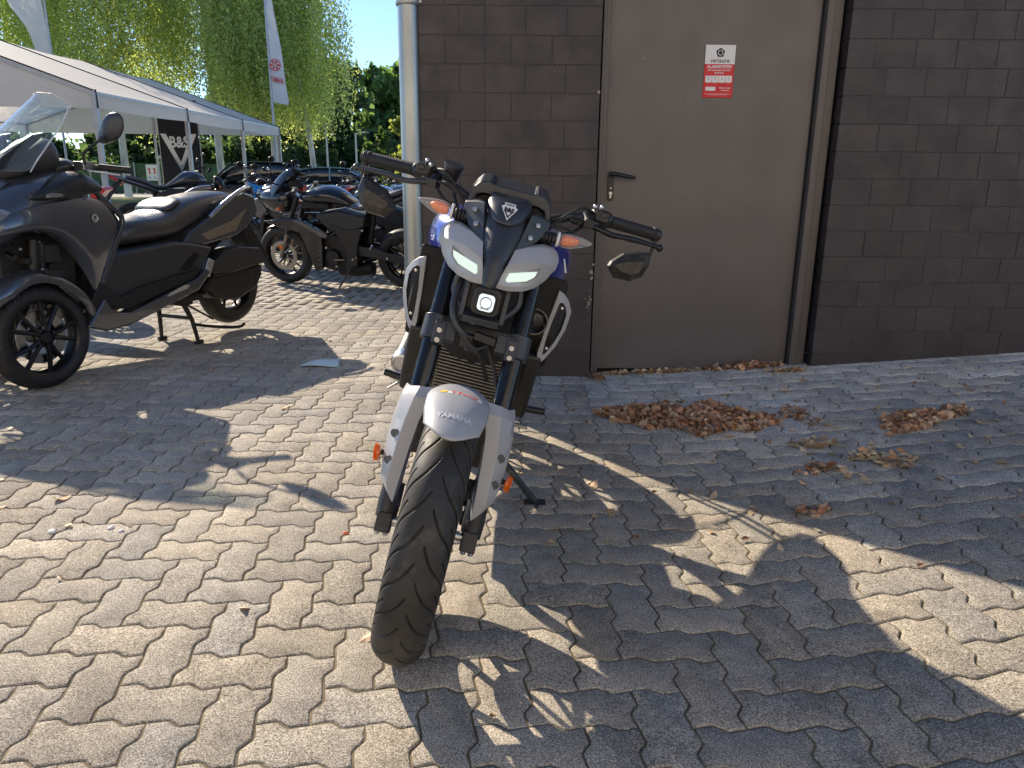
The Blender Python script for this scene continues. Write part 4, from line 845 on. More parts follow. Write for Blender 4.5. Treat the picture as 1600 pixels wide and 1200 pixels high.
for i, (x, y, lb) in enumerate(((-1.92, 9.85, 'second dark naked motorcycle of the row behind the sports motorcycle'), (-1.85, 10.9, 'third dark naked motorcycle of the row behind the sports motorcycle'), (-1.8, 12.0, 'fourth dark naked motorcycle of the row behind the sports motorcycle'), (-1.75, 13.1, 'fifth dark naked motorcycle, farthest of the row by the downpipe'))):
    c = copy_tree(rb); c['label'] = lb; c.matrix_world = fmw(x, y, 106 + random.uniform(-3, 3), 8)
c = copy_tree(rb); c['label'] = 'dark naked motorcycle with upright mirror standing in front of the teal car'; c.matrix_world = fmw(-3.35, 11.0, 150, 7); c['group'] = 'naked motorcycles standing apart'
for i, (x, y, a, lb) in enumerate(((-4.1, 12.6, 108, 'dark naked motorcycle in the second row, nearest to the scooter tail'), (-4.05, 13.9, 105, 'dark naked motorcycle in the second row, next one behind the nearest'), (-3.6, 15.4, 103, 'dark naked motorcycle in the middle of the second row'), (-3.0, 16.8, 106, 'dark naked motorcycle right of the middle in the second row'), (-2.3, 15.2, 104, 'dark naked motorcycle at the right end of the second row'), (-3.3, 9.4, 112, 'dark naked motorcycle just behind the windscreen of the sports motorcycle'))):
    c = copy_tree(rb); c['label'] = lb; c.matrix_world = fmw(x, y, a, 8); c['group'] = 'dark motorcycles in the second row before the cars'
motorbike(fmw(-4.55, 5.75, 95, 6), 'motorcycle with white tail and red tail light behind the three-wheeled scooter', tailm='wpanel', seatm='wpanel', body='gloss2')
motorbike(fmw(-5.05, 13.4, 238, 7), 'dark adventure motorcycle with raised tail parked under the white tent', sport=False, hi=.06, tank='char').scale = (1.12, 1.12, 1.12)
# blue scooter under the tent edge
def small_scooter(mw):
    root = empty('scooter', mw, 'bright blue scooter with round mirrors parked beside the tent post', 'scooter')
    o = lambda n, mb, m, b=0, sub=0, **k: obj(n, mb, m, root, b, sub, **k)
    for y in (0, 1.25):
        t = MB().lathe([(.18, -.05), (.24, -.05), (.262, -.03), (.265, 0), (.262, .03), (.24, .05), (.18, .05)], (0, y, .265), (1, 0, 0), 32, closed=True); o('tyre', t, 'tyre2')
        t = MB().lathe([(.18, -.04), (.17, 0), (.18, .04)], (0, y, .265), (1, 0, 0), 24); t.lathe([(.03, -.05), (.03, .05)], (0, y, .265), (1, 0, 0), 12)
        for k in range(5): a = 2 * PI * k / 5; t.tube([(0, y, .265), (0, y + .17 * math.sin(a), .265 + .17 * math.cos(a))], .015, 6)
        o('rim', t, 'rim')
    t = MB().loft([(-.18, .50, .56, .08, 2.4), (-.08, .48, .78, .16, 2.4), (.05, .42, 1.0, .24, 2.4), (.16, .36, 1.08, .24, 2.4), (.26, .4, 1.0, .2, 2.4)], 18); o('front_cover', t, 'cyan', sub=1)
    t = MB().loft([(.22, .25, .34, .18, 3), (.7, .25, .34, .20, 3)], 14); o('floor_board', t, 'black', sub=1)
    t = MB().loft([(.62, .36, .66, .15, 2.6), (.9, .40, .74, .18, 2.6), (1.3, .50, .78, .15, 2.6), (1.55, .66, .80, .07, 2.4)], 18); o('rear_body', t, 'cyan', sub=1)
    t = MB().loft([(.6, .70, .77, .13, 2.6), (.9, .72, .82, .15, 2.6), (1.2, .76, .88, .14, 2.6), (1.5, .80, .88, .09, 2.6)], 16); o('seat', t, 'seat', sub=1)
    t = MB().tube([(-.32, .27, 1.10), (0, .18, 1.10), (.32, .27, 1.10)], .018, 8, smooth=4); t.ell((0, .16, 1.12), (.12, .09, .08)); o('handlebar', t, 'black')
    for s in (-1, 1):
        t = MB().tube([(s * .24, .22, 1.12), (s * .28, .20, 1.26)], .006, 6); t.ell((s * .30, .20, 1.30), (.06, .018, .045)); g = o('mirror', t, 'black')
        t = MB().ell((s * .30, .19, 1.30), (.052, .014, .038)); obj('mirror_glass', t, 'bolt', g)
    t = MB().ell((0, -.05, .82), (.10, .05, .06)); o('headlamp', t, 'clear')
small_scooter(fmw(-5.75, 16.4, 20, 6))
# ------------------------------------------------------------------ three-wheeled scooter at the left
TR = empty('three_wheeled_scooter', fmw(-2.59, 3.705, 21.1), 'large charcoal three-wheeled scooter with clear windscreen propped on its centre stand', 'scooter')
def Q(name, mb, m, bevel=0, sub=0, parent=None, **k): return obj(name, mb, m, parent or TR, bevel, sub, **k)
for s in (-1, 1):
    x = s * .235
    wt = Q('front_wheel', MB().lathe([(.036, -.055), (.036, .055)], (x, 0, .263), (1, 0, 0), 24), 'rim')
    V, Fq = tyre_mesh(.262, .105, True, 936, 40, 30); npobj('tyre', V, Fq, 'tyre2', wt, (x, 0, .263))
    t = MB().lathe([(.192, -.046), (.186, -.044), (.176, -.03), (.170, 0), (.176, .03), (.186, .044), (.192, .046)], (x, 0, .263), (1, 0, 0), 64)
    obj('rim', t, 'rim', wt)
    t = MB()
    for i in range(5):
        a = 2 * PI * i / 5 + .3
        for da in (-.22, .22):
            p = lambda r, a_, xx: (x + s * xx, r * math.sin(a_), .263 + r * math.cos(a_))
            t.tube([p(.02, a + da * .6, .035), p(.09, a + da * .9, .034), p(.178, a + da * 1.25, .022)], [.015, .011, .012], 8)
    t.lathe([(0, .052), (.028, .052), (.034, .046), (.05, .036), (.055, .02)], (x, 0, .263), (s, 0, 0), 28); obj('spokes', t, 'rim', wt)
    t = MB().lathe([(.085, .012), (.132, .012), (.132, .008), (.085, .008)], (x, 0, .263), (s, 0, 0), 60, closed=True)
    for i in range(14): a = 2 * PI * i / 14; t.lathe([(0, .0128), (.005, .0128), (.005, .012)], (x, .11 * math.sin(a + .1), .263 + .11 * math.cos(a + .1)), (s, 0, 0), 8)
    obj('brake_disc', t, 'disc', wt)
    t = MB()
    for i in range(5):
        a = 2 * PI * i / 5; t.lathe([(0, .042), (.007, .042), (.008, .036)], (x, .048 * math.sin(a), .263 + .048 * math.cos(a)), (s, 0, 0), 10)
    obj('bolt', t, 'bolt', wt)
    # mudguard of each wheel
    rows = []
    for a in (62, 48, 34, 20, 6, -8, -22, -36, -50, -64, -76):
        r = .315 + .03 * math.exp(-((a - 5) / 30) ** 2) + (.03 if a > 40 else 0); wv = .072 - (.012 if a > 40 or a < -60 else 0)
        rows.append([(x + u * wv, -r * math.sin(R(a)) + (r - .29 if False else 0), .262 + (r - .03 * abs(u) ** 3) * math.cos(R(a))) for u in (-1, -.8, -.4, 0, .4, .8, 1)] + [(x + s * (wv + .002), -(r - .06) * math.sin(R(a)), .262 + (r - .065) * math.cos(R(a)))])
        if s < 0: rows[-1] = [(x - wv - .002, rows[-1][-1][1], rows[-1][-1][2])] + rows[-1][:-1]
    Q('front_mudguard', MB().grid(rows), 'char', sub=2, solid=.004)
    t = MB().slab([(.02, .60), (.12, .585), (.14, .555), (.04, .565)], x + s * .058, x + s * .072); Q('mudguard_badge', t, 'blackp', .002)
    # suspension arms
    t = MB()
    for z, y in ((.70, .05), (.60, .12), (.66, -.06)): t.tube([(0, y + .08, z + .03), (x * 1.0, y, z)], .013, 8)
    t.tube([(x * .9, .06, .74), (x * .9, .02, .40)], .026, 12); t.tube([(x * .9, .10, .72), (x * .86, .06, .36)], .018, 12); t.box((x * .8, .05, .64), (.08, .1, .03)); t.tube([(x, -.05, .69), (x * .5, .0, .78), (x * .2, .1, .7)], .008, 8, smooth=4)
    t.box((x * .85, .07, .33), (.04, .09, .12)); Q('suspension_arm', t, 'engine', .003)
    t = MB()
    for i in range(9): Q('bolt', MB().ell((x * random.uniform(.5, 1.05), random.uniform(-.1, .18), random.uniform(.58, .75)), (.009, .009, .009), 8, 6), 'bolt')
t = MB().loft([(-.05, .48, .80, .12, 2.5), (.1, .40, .85, .18, 2.5), (.28, .36, .9, .2, 2.5)], 14); Q('inner_frame', t, 'dark')
t = MB().box((.20, .12, .665), (.05, .13, .09)); Q('battery_cover', t, 'black', .006)
# nose, hood
t = MB().loft([(-.27, .64, .74, .10, 2.3), (-.23, .62, .84, .19, 2.3), (-.13, .64, .945, .26, 2.3), (-.0, .72, 1.025, .285, 2.3), (.15, .78, 1.075, .275, 2.4), (.30, .80, 1.09, .25, 2.4), (.40, .8, 1.07, .22, 2.4), (.48, .78, 1.0, .18, 2.4)], 28); Q('nose_body', t, 'char', sub=1)
for s in (-1, 1):
    # headlamp
    t = MB().ell((s * .225, -.13, .855), (.07, .10, .04)); Q('headlamp', t, 'clear')
    # black storage cover with small marker lamp
    rows = [[(s * (.262 + b_), y, z) for y, z, b_ in r] for r in (
        [(.02, .925, 0), (.1, .925, .02), (.22, .935, .03), (.34, .95, .03), (.46, .965, 0)],
        [(.03, .94, .02), (.11, .96, .035), (.23, .985, .045), (.34, 1.0, .04), (.455, .99, .005)],
        [(.08, .965, .0), (.14, 1.0, .015), (.24, 1.035, .02), (.34, 1.05, .01), (.44, 1.02, -.02)],
        [(.14, .99, -.05), (.18, 1.03, -.05), (.26, 1.065, -.05), (.34, 1.07, -.05), (.42, 1.05, -.06)])]
    Q('storage_cover', MB().grid(rows), 'black', sub=2, solid=.004)
    t = MB().slab([(.10, .940), (.18, .942), (.20, .950), (.18, .960), (.13, .962), (.10, .952)], s * .292, s * .302); Q('marker_lamp', t, 'clear', .003)
    # big leg shield side panel
    rows = [[(s * x, y, z) for x, y, z in r] for r in (
        [(.20, -.215, .80), (.285, -.16, .845), (.298, .0, .905), (.300, .2, .925), (.290, .38, .955), (.265, .50, .86), (.245, .545, .82)],
        [(.22, -.21, .79), (.300, -.16, .825), (.312, .0, .875), (.316, .2, .89), (.310, .36, .90), (.285, .47, .82), (.262, .535, .79)],
        [(.23, -.205, .77), (.306, -.16, .79), (.318, .02, .83), (.322, .2, .82), (.318, .33, .81), (.295, .42, .74), (.270, .50, .73)],
        [(.23, -.20, .75), (.304, -.16, .765), (.314, .04, .815), (.318, .19, .76), (.316, .30, .66), (.296, .37, .63), (.272, .43, .63)],
        [(.20, -.195, .745), (.290, -.16, .755), (.300, .04, .80), (.302, .185, .74), (.300, .28, .60), (.290, .33, .53), (.270, .36, .50)],
        [(.16, -.19, .75), (.22, -.14, .76), (.24, .05, .79), (.25, .17, .73), (.268, .27, .56), (.278, .30, .46), (.272, .33, .43)])]
    Q('leg_shield', MB().grid(rows), 'char', sub=2, solid=.004)
    t = MB().slab([(.375, .958), (.40, .955), (.54, .825), (.535, .79), (.42, .62), (.36, .50), (.33, .43), (.345, .43), (.40, .52), (.46, .62), (.56, .80), (.555, .84), (.42, .965)], s * .25, s * .278); Q('shield_trim', t, 'char', .006)
    t = MB().lathe([(.012, 0), (.019, -.001), (.021, 0), (.021, .003)], (s * .319, .335, .835), (s, .12, .05), 28); Q('round_emblem', t, 'bolt')
    t = MB().slab([(.325, .848), (.329, .848), (.331, .834), (.345, .828), (.343, .824), (.327, .830)], s * .316, s * .322); Q('emblem_mark', t, 'bolt', .001)
    # side sill and rear body
    t = MB().slab([(.22, .275), (.345, .415), (.375, .36), (.42, .325), (.50, .315), (1.02, .445), (1.10, .50), (1.13, .47), (1.02, .375), (.50, .245), (.33, .235)], s * .21, s * .305); Q('side_sill', t, 'char', .012, seg=3)
    t = MB().slab([(.36, .50), (.42, .62), (.57, .645), (.92, .675), (1.05, .66), (1.24, .62), (1.18, .56), (1.10, .47), (.50, .36), (.42, .37)], s * .10, s * .255); Q('body_side_panel', t, 'matchar', .03, seg=3)
    t = MB().slab([(.36, .50), (.30, .44), (.26, .36), (.36, .36), (.50, .33), (1.0, .44), (1.08, .50), (.6, .44), (.46, .40)], s * .15, s * .285); Q('floor_board', t, 'dark', .01)
    t = MB().slab([(.92, .50), (1.06, .60), (1.10, .58), (1.0, .50)], s * .25, s * .262); Q('air_vent', t, 'gloss', .004)
    t = MB().slab([(1.02, .64), (1.10, .72), (1.28, .80), (1.40, .89), (1.62, .955), (1.72, .93), (1.74, .82), (1.62, .72), (1.50, .665), (1.22, .625)], s * .10, s * .20); Q('tail_side_panel', t, 'char', .022, seg=3)
    t = MB().slab([(1.18, .70), (1.46, .77), (1.62, .85), (1.50, .71), (1.24, .66)], s * .196, s * .206); Q('tail_trim', t, 'fin', .004)
    t = MB().tube([(s * .19, 1.28, .80), (s * .205, 1.40, .88), (s * .20, 1.58, .965), (s * .17, 1.70, .985)], [.012, .015, .015, .012], 10, smooth=4); Q('grab_rail', t, 'silver')
    t = MB().box((s * .27, 1.13, .50), (.05, .055, .11), (R(-30), 0, 0)); Q('passenger_peg', t, 'silver', .006)
    t = MB().slab([(.76, .365), (.92, .395), (.94, .412), (.90, .418), (.78, .385)], s * .303, s * .308); Q('sill_reflector', t, 'bolt', .002)
    # mirror, bar, lever
    t = MB().tube([(s * .30, .34, 1.10), (s * .31, .33, 1.155), (s * .40, .35, 1.215), (s * .415, .37, 1.235)], [.007, .007, .007, .010], 8, smooth=4); g = Q('mirror_stalk', t, 'black')
    t = MB().loft([(s * (.36 + .15 * u), zc - hh, zc + hh, .028 * math.sin(PI * min(.98, max(.06, u))) + .006, 2.3, .40) for u, zc, hh in ((-.12, 1.225, .012), (.05, 1.245, .044), (.3, 1.268, .064), (.6, 1.285, .070), (.9, 1.295, .062), (1.12, 1.305, .026))], 18, ax='x'); Q('mirror', t, 'satin', sub=1)
    t = MB().tube([(s * .10, .40, 1.085), (s * .24, .42, 1.09), (s * .41, .50, 1.075)], .014, 10, smooth=3); t.tube([(s * .28, .435, 1.09), (s * .42, .505, 1.075)], .018, 12); Q('handlebar_grip', t, 'rubber')
    t = MB().tube([(s * .24, .37, 1.075), (s * .30, .36, 1.07), (s * .42, .44, 1.05)], .006, 8, smooth=3); t.box((s * .23, .39, 1.095), (.07, .07, .045)); Q('brake_lever', t, 'steel' if s > 0 else 'black', .005)
t = MB().loft([(.28, 1.03, 1.11, .12, 2.4), (.38, 1.04, 1.155, .15, 2.4), (.48, 1.03, 1.12, .12, 2.4)], 16); Q('handlebar_cover', t, 'black', sub=1)
# dashboard neck and windscreen
t = MB().loft([(.02, 1.0, 1.10, .19, 2.3), (.14, 1.02, 1.17, .185, 2.3), (.24, 1.03, 1.22, .16, 2.3), (.32, 1.03, 1.25, .135, 2.3), (.36, 1.03, 1.23, .12, 2.3)], 20); Q('dashboard_cowl', t, 'matchar', sub=1)
t = MB().slab([(-.05, 1.04), (.03, 1.13), (.20, 1.24), (.27, 1.255), (.24, 1.22), (.05, 1.08)], .10, .135); t.mirror(); Q('screen_bracket', t, 'black', .006)
rows = []
for i in range(9):
    v = i / 8; y = -.04 + .40 * v ** 1.1; z = 1.06 + .385 * v; hw = .215 - .07 * v ** 2 if v < .9 else .13
    hw = {6: .165, 7: .142, 8: .108}.get(i, hw)
    rows.append([(u * hw, y + .14 * abs(u) ** 2.2 * (1 - .3 * v), z - .04 * abs(u) ** 3 * v) for u in np.linspace(-1, 1, 11)])
rows.append([(u * .07, .368 + .03 * u * u, 1.456 - .006 * u * u) for u in np.linspace(-1, 1, 11)])
WS = Q('windscreen', MB().grid(rows), 'screen', sub=1, solid=.004)
edge = [r_[0] for r_ in rows] + rows[-1][1:-1] + [r_[-1] for r_ in rows[::-1]]
obj('screen_edge', MB().tube(edge, .0028, 6, smooth=2), 'white', WS)  # white tube painting a bright highlight along the screen rim
# seat
t = MB().loft([(.56, .66, .73, .10, 2.6), (.62, .645, .79, .15, 2.6), (.72, .65, .822, .18, 2.7), (.90, .665, .828, .19, 2.7), (.98, .67, .845, .19, 2.6), (1.06, .68, .895, .18, 2.6), (1.18, .72, .93, .17, 2.6), (1.34, .80, .955, .155, 2.6), (1.5, .86, .965, .14, 2.6), (1.62, .88, .955, .11, 2.5)], 26); Q('seat', t, 'seat', sub=1)
t = MB().loft([(.98, .83, .852, .145, 2.6), (1.04, .85, .902, .15, 2.6), (1.10, .88, .925, .14, 2.6), (1.16, .9, .932, .10, 2.6)], 20); Q('seat_bolster', t, 'seat', sub=1)
t = MB().loft([(.38, .40, .64, .14, 3), (.8, .42, .66, .16, 3), (1.3, .5, .8, .13, 3), (1.66, .72, .92, .1, 3)], 16); Q('under_seat_body', t, 'dark')
t = MB().slab([(1.68, .84), (1.76, .93), (1.79, .90), (1.75, .82)], -.12, .12); Q('tail_light', t, 'red', .01)
t = MB().slab([(1.70, .80), (1.76, .80), (1.98, .48), (1.90, .44), (1.74, .62)], -.07, .07); Q('rear_mudguard', t, 'black', .01)
# rear wheel and engine unit
wheel(TR, 1.60, .318, .268, .13, 'rim', False, tyre='tyre2', detail=0, disc=(-1,), rimr=.66, spokes=10)
t = MB().slab([(1.22, .50), (1.36, .585), (1.52, .60), (1.70, .58), (1.765, .50), (1.76, .47), (1.42, .43), (1.24, .42)], .09, .22); Q('air_cleaner_cover', t, 'matchar', .02, seg=3)
t = MB().slab([(1.16, .36), (1.24, .425), (1.46, .44), (1.74, .46), (1.73, .38), (1.66, .30), (1.46, .24), (1.24, .285)], .08, .20); Q('transmission_cover', t, 'engine', .02, seg=3)
t = MB().slab([(1.22, .455), (1.42, .44), (1.44, .425), (1.24, .435)], .2, .225); Q('cover_trim', t, 'gloss', .003)
t = MB().tube([(-.12, 1.0, .25), (-.2, 1.2, .30), (-.22, 1.45, .38), (-.23, 1.8, .50)], [.03, .06, .065, .055], 18); Q('silencer', t, 'black')
t = MB().box((0, 1.02, .36), (.3, .36, .16)); t.tube([(.1, .8, .30), (.1, 1.25, .33)], .014); t.tube([(.12, .95, .31), (.17, 1.2, .32)], .009); t.box((.08, 1.1, .29), (.06, .1, .07)); Q('engine', t, 'engine', .01)
t = MB()
for s in (-1, 1): t.tube([(s * .10, 1.06, .30), (s * .135, 1.10, .16), (s * .155, 1.115, .02)], [.018, .014, .012], 10); t.tube([(s * .155, 1.09, .012), (s * .155, 1.15, .012)], .014, 8)
t.tube([(-.13, 1.10, .17), (.13, 1.10, .17)], .012, 8); t.tube([(.14, 1.105, .13), (.20, 1.22, .10), (.26, 1.38, .075), (.275, 1.42, .095)], .010, 8, smooth=3); t.tube([(.105, 1.06, .28), (.16, 1.26, .14)], .007, 8)
Q('centre_stand', t, 'black')
text('lettering', 'TRICITY', .022, lambda u, v: (.2925 + .004, .30 + u * .9, 1.028 + v * .8 + u * .1), 'bolt', TR) if False else None
# ------------------------------------------------------------------ cars
def car(mw, label, paint, suv=False, name='parked_car'):
    root = empty(name, mw, label, 'car'); o = lambda n, mb, m, b=0, sub=0, **k: obj(n, mb, m, root, b, sub, **k)
    H = 1.62 if suv else 1.47; W = .9
    t = MB().loft([(-2.15, .35, .62, .70, 4), (-2.0, .28, .74, .84, 4), (-1.2, .22, .92, W, 4), (-.5, .2, .98, W, 4), (1.3, .2, 1.0, W, 4), (1.9, .25, .98, .86, 4), (2.1, .36, .86, .76, 4)], 24); o('body', t, paint, sub=1)
    t = MB().loft([(-1.05, .90, .96, .74, 4), (-.35, .92, H - .06, .66, 4.5), (.2, .92, H, .65, 4.5), (1.1, .92, H - .02, .64, 4.5), (1.75, .92, H - .28 if not suv else H - .12, .60, 4.5), (1.98, .92, 1.0, .62, 4)], 24); o('cabin_glass', t, 'glassd', sub=1)
    t = MB().loft([(-.42, H - .10, H - .04, .58, 4), (.2, H - .05, H + .015, .62, 4), (1.1, H - .06, H, .61, 4), (1.72, H - .32 if not suv else H - .16, H - .24 if not suv else H - .08, .56, 4)], 20); o('roof', t, paint, sub=1)
    for s in (-1, 1):
        for pts in ([(s * .74, -1.05, .94), (s * .655, -.38, H - .06)], [(s * .775, .30, .98), (s * .66, .30, H - .02)], [(s * .76, 1.78, .98), (s * .61, 1.5, H - .14)]): o('pillar', MB().tube(pts, .03, 8), paint)
    for s in (-1, 1):
        for y in (-1.35, 1.3):
            t = MB().lathe([(.2, -.1), (.3, -.1), (.325, -.08), (.33, 0), (.325, .08), (.3, .1), (.2, .1)], (s * .82, y, .33), (1, 0, 0), 32, closed=True); g = o('tyre', t, 'tyre2')
            t = MB().lathe([(0, .09), (.05, .09), (.2, .07), (.21, .1)], (s * .82, y, .33), (s, 0, 0), 24); obj('rim', t, 'steel', g)
        t = MB().ell((s * .98, -.55, 1.0), (.10, .06, .07)); o('door_mirror', t, paint)
        t = MB().ell((s * .6, -2.02, .66), (.2, .12, .07)); o('headlight', t, 'clear'); t = MB().box((s * .68, 2.03, .8), (.2, .08, .14)); o('tail_light', t, 'red', .02)
    return root
car(fmw(-8.6, 24.6, 75), 'dark grey estate car parked between the tent and the birches', 'carbk', True)
car(fmw(-5.6, 24.8, 262), 'green-blue hatchback parked behind the motorcycles', 'carteal')
# ------------------------------------------------------------------ tent
TA = Vector((-6.97, 13.0, 0)); TB = Vector((-7.78, 25.6, 0)); tax = (TB - TA); tn = Vector((-1, -.064, 0)).normalized()
TN = empty('party_tent', TA, 'long white canvas party tent on aluminium posts at the left', 'tent')
def tp(k, a, z): # k along 0..3 bays, a across 0..8 m leftwards
    return tuple((tax * (k / 3.0)) + tn * a + Vector((0, 0, z + .098 * k)))
EV = 2.44
def obt(n, mb, m, **k): return obj(n, mb, m, TN, **k)
def rz(k, a): 
    base = EV + (1 - abs(a - 4) / 4) * 1.42; return base - .045 * math.sin(PI * (k % 1)) * (1 if a not in (0, 8) else .3)
ks = [i / 8 for i in range(25)]
t = MB().grid([[tp(k, a, rz(k, a)) for a in (0, .5, 1, 2, 3, 3.6, 4, 4.4, 5, 6, 7, 8)] for k in ks]); obt('roof_canvas', t, 'tent')
for a in (0, 8):
    t = MB().grid([[tuple(Vector(tp(k, a, EV - .0 - dz - .03 * math.sin(PI * (k % 1)) * (dz > 0))) - tn * (.02 if a == 0 else -.02)) for dz in (0, .08, .26)] for k in ks]); obt('valance', t, 'tent')
for k in (0, 3):
    t = MB().grid([[tp(k, a, z) for z in (EV - .27, EV - .1, EV - .1 + (rz(0, a) - EV) * .5 + .05, rz(0, a))] for a in np.linspace(0, 8, 17)]); obt('gable', t, 'tent')
for k in (0, 1, 2, 3):
    for a in (0, 8): obt('post', MB().tube([tp(k, a, EV - .02), tuple(Vector(tp(k, a, EV - .02)) * 1 - Vector((0, 0, EV + .098 * k)))], .055, 4), 'post')
    t = MB().tube([tp(k, 0, EV - .04), tp(k, 4, EV + 1.36), tp(k, 8, EV - .04)], .035, 4); t.tube([tp(k, 1.9, EV + .6), tp(k, 6.1, EV + .6)], .025, 4); obt('rafter', t, 'post')
    t = MB().tube([tuple(Vector(tp(k, 0, EV + .02)) - tn * .03), tuple(Vector(tp(k, 0, EV - .27)) - tn * .04)], .018, 6); t.tube([tp(k, 0, EV + .008), tp(k, 4, EV + 1.43)], .012, 6); obt('joint_strap', t, 'black')
t = MB().tube([tp(3, 4, EV + 1.3), tuple(Vector(tp(3, 4, 0)) * 1)], .045, 4); obt('post', t, 'post')
t = MB()
for a in (0, 4, 8): t.tube([tp(0, a, EV - .03 if a != 4 else EV + 1.36), tp(3, a, EV - .03 if a != 4 else EV + 1.36)], .03, 4)
obt('purlin', t, 'post')
# ------------------------------------------------------------------ banner, flags, fence, lamps
bn = empty('shop_banner', (-9.62, 22.2, 0), 'tall black banner with white letters and a white V standing behind the tent posts', 'banner')
t = MB().box((0, 0, 1.9), (1.12, .03, 2.6)); obj('cloth', t, 'fabric', bn, bevel=.005)
zt = 2.30; t = MB()
for q in ([(-.52, 2.30), (-.36, 2.30), (0, 1.52), (0, 1.26)], [(.52, 2.30), (.36, 2.30), (0, 1.52), (0, 1.26)]):
    t.prism([(x, -.022, z) for x, z in q], (0, .006, 0))
obj('emblem', t, 'white', bn)
text('lettering', 'B&S', .42, lambda u, v: (u, -.024, 2.06 + v), 'white', bn, .012, .82)
t = MB().box((0, -.02, 1.03), (.16, .004, .12)); t.box((0, -.02, .80), (.62, .004, .035)); obj('print', t, 'white', bn)
[obj('pole', MB().tube([(x, .02, 0), (x, .02, 3.22)], .018, 8), 'post', bn) for x in (-.58, .58)]
def flag(x, y, h, pts, label, logo=False):
    f = empty('beach_flag', (x, y, 0), label, 'flag'); t = MB().tube([(0, 0, 0), (0, 0, h * .6), (-.02, 0, h)], [.045, .04, .025], 10); obj('pole', t, 'post', f)
    rows = []
    for z, w0, w1 in pts: rows.append([(w0 + (w1 - w0) * u, .12 * math.sin(u * 5 + z * 1.6) * u, z - .12 * u) for u in np.linspace(0, 1, 7)])
    cl = obj('cloth', MB().grid(rows), 'flagw', f, sub=1); return f, cl
flag(-16.31, 28, 11, [(9.5, -.1, -.9), (8.2, -.1, -1.1), (7.4, -.1, -1.35), (6.9, -.1, -1.25), (6.3, -.05, -.75), (5.6, .0, -.62), (4.9, .02, -.55), (4.3, .05, -.5)], 'plain white flag on a pole rising behind the tent roof')
fg, cl = flag(-8.67, 28, 11, [(8.5, -.05, .12), (7.0, -.02, .26), (6.0, 0, .38), (5.3, 0, .46), (4.8, 0, .50), (4.2, 0, .58), (3.75, 0, .66)], 'white flag with red round emblem and red letters beside the birch', True)
t = MB()
t.lathe([(.17, 0), (.20, 0)], (.24, -.14, 4.95), (0, 1, 0), 30)
for i in range(6): a = i * PI / 3; t.prism([(.24 + r * math.cos(a + d), -.145, 4.95 + r * math.sin(a + d)) for r, d in ((.02, 0), (.11, -.32), (.165, -.12), (.165, .12), (.11, .32))], (0, .003, 0))
obj('round_emblem', t, 'redp', cl)
text('lettering', 'YAMAHA', .34, lambda u, v: (.29 + u * .36, -.16, 4.45 + v * .8 - u * .08), 'redp', cl, .012, .85)
def lamp_post(x, y, h, arm, label):
    r_ = empty('street_lamp', (x, y, 0), label, 'street lamp'); t = MB().tube([(0, 0, 0), (0, 0, h)], [.07, .045], 10); obj('pole', t, 'galv', r_)
    t = MB().tube([(0, 0, h - .02), (arm * .6, 0, h + .08)], .035, 8); obj('arm', t, 'galv', r_); t = MB().loft([(arm * .5, h + .04, h + .12, .1, 3), (arm, h + .02, h + .10, .1, 3)], 12, ax='x'); obj('lamp_head', t, 'galv', r_, sub=1)
lamp_post(-8.2, 40, 3.4, .75, 'grey street lamp with a short arm before the dark trees'); lamp_post(-9.95, 41, 3.9, .1, 'thin grey lamp pole with a round mirror next to the leaning birch')
t = MB(); t.ell((.28, -.02, 2.9), (.16, .03, .16)); 
fn_ = empty('mesh_fence', (-22, 42.2, .27), 'green mesh fence on posts along the road behind the verge', 'fence')
t = MB().grid([[(x, .03 * math.sin(x * 2), z) for z in (.05, .8, 1.62)] for x in np.linspace(-14, 6.4, 30)]); obj('mesh', t, 'net', fn_)
for i in range(9): t = MB().tube([(-13.6 + i * 2.45, -.05, 0), (-13.6 + i * 2.45, -.05, 1.68)], .035, 8); obj('post', t, 'post', fn_)
ps = empty('fence_poster', (-19.4, 41.0, .27), 'white poster with two red figures hanging before the green fence', 'sign')
t = MB().box((0, 0, 1.12), (.62, .02, .82)); obj('board', t, 'wpanel', ps)
for x in (-.14, .14):
    t = MB().prism([(x - .07, -.013, 1.34), (x + .07, -.013, 1.36), (x + .03, -.013, 1.2), (x + .08, -.013, 1.1), (x - .05, -.013, 1.04), (x - .02, -.013, 1.2)], (0, .004, 0)); obj('figure_print', t, 'redp', ps)
t = MB(); [t.box((x, -.013, .86), (.16, .003, .12)) for x in (-.14, .14)]; obj('print', t, 'post', ps); [obj('post', MB().tube([(x, .02, 0), (x, .02, 1.5)], .02, 6), 'post', ps) for x in (-.28, .28)]
# ------------------------------------------------------------------ trees
def leaves(name, P_, size, cols, m, parent, vertical=.0, aspect=1.3, sz_j=.35):
    n = len(P_); r = np.random.default_rng(len(P_) % 9973)
    nrm = r.normal(size=(n, 3)); nrm[:, 2] *= (1 - vertical); nrm /= np.linalg.norm(nrm, axis=1)[:, None]
    up = r.normal(size=(n, 3)) * .6; up[:, 2] -= 1.0 * vertical; u = up - nrm * (up * nrm).sum(1)[:, None]; u /= np.linalg.norm(u, axis=1)[:, None] + 1e-9; v = np.cross(nrm, u)
    s = size * (1 + sz_j * r.normal(size=n)).clip(.4, 1.8)
    a = u * (s * aspect / 2)[:, None]; b = v * (s / 2)[:, None]
    bend = nrm * (s * .18)[:, None]
    V = np.stack([P_ - a, P_ + b + bend, P_ + a, P_ - b + bend], 1).reshape(-1, 3); Fq = np.arange(4 * n).reshape(-1, 4)
    o = npobj(name, V, Fq, m, parent); at = o.data.attributes.new('col', 'FLOAT_COLOR', 'FACE'); at.data.foreach_set('color', np.concatenate([cols, np.ones((n, 1))], 1).astype(np.float32).ravel()); return o
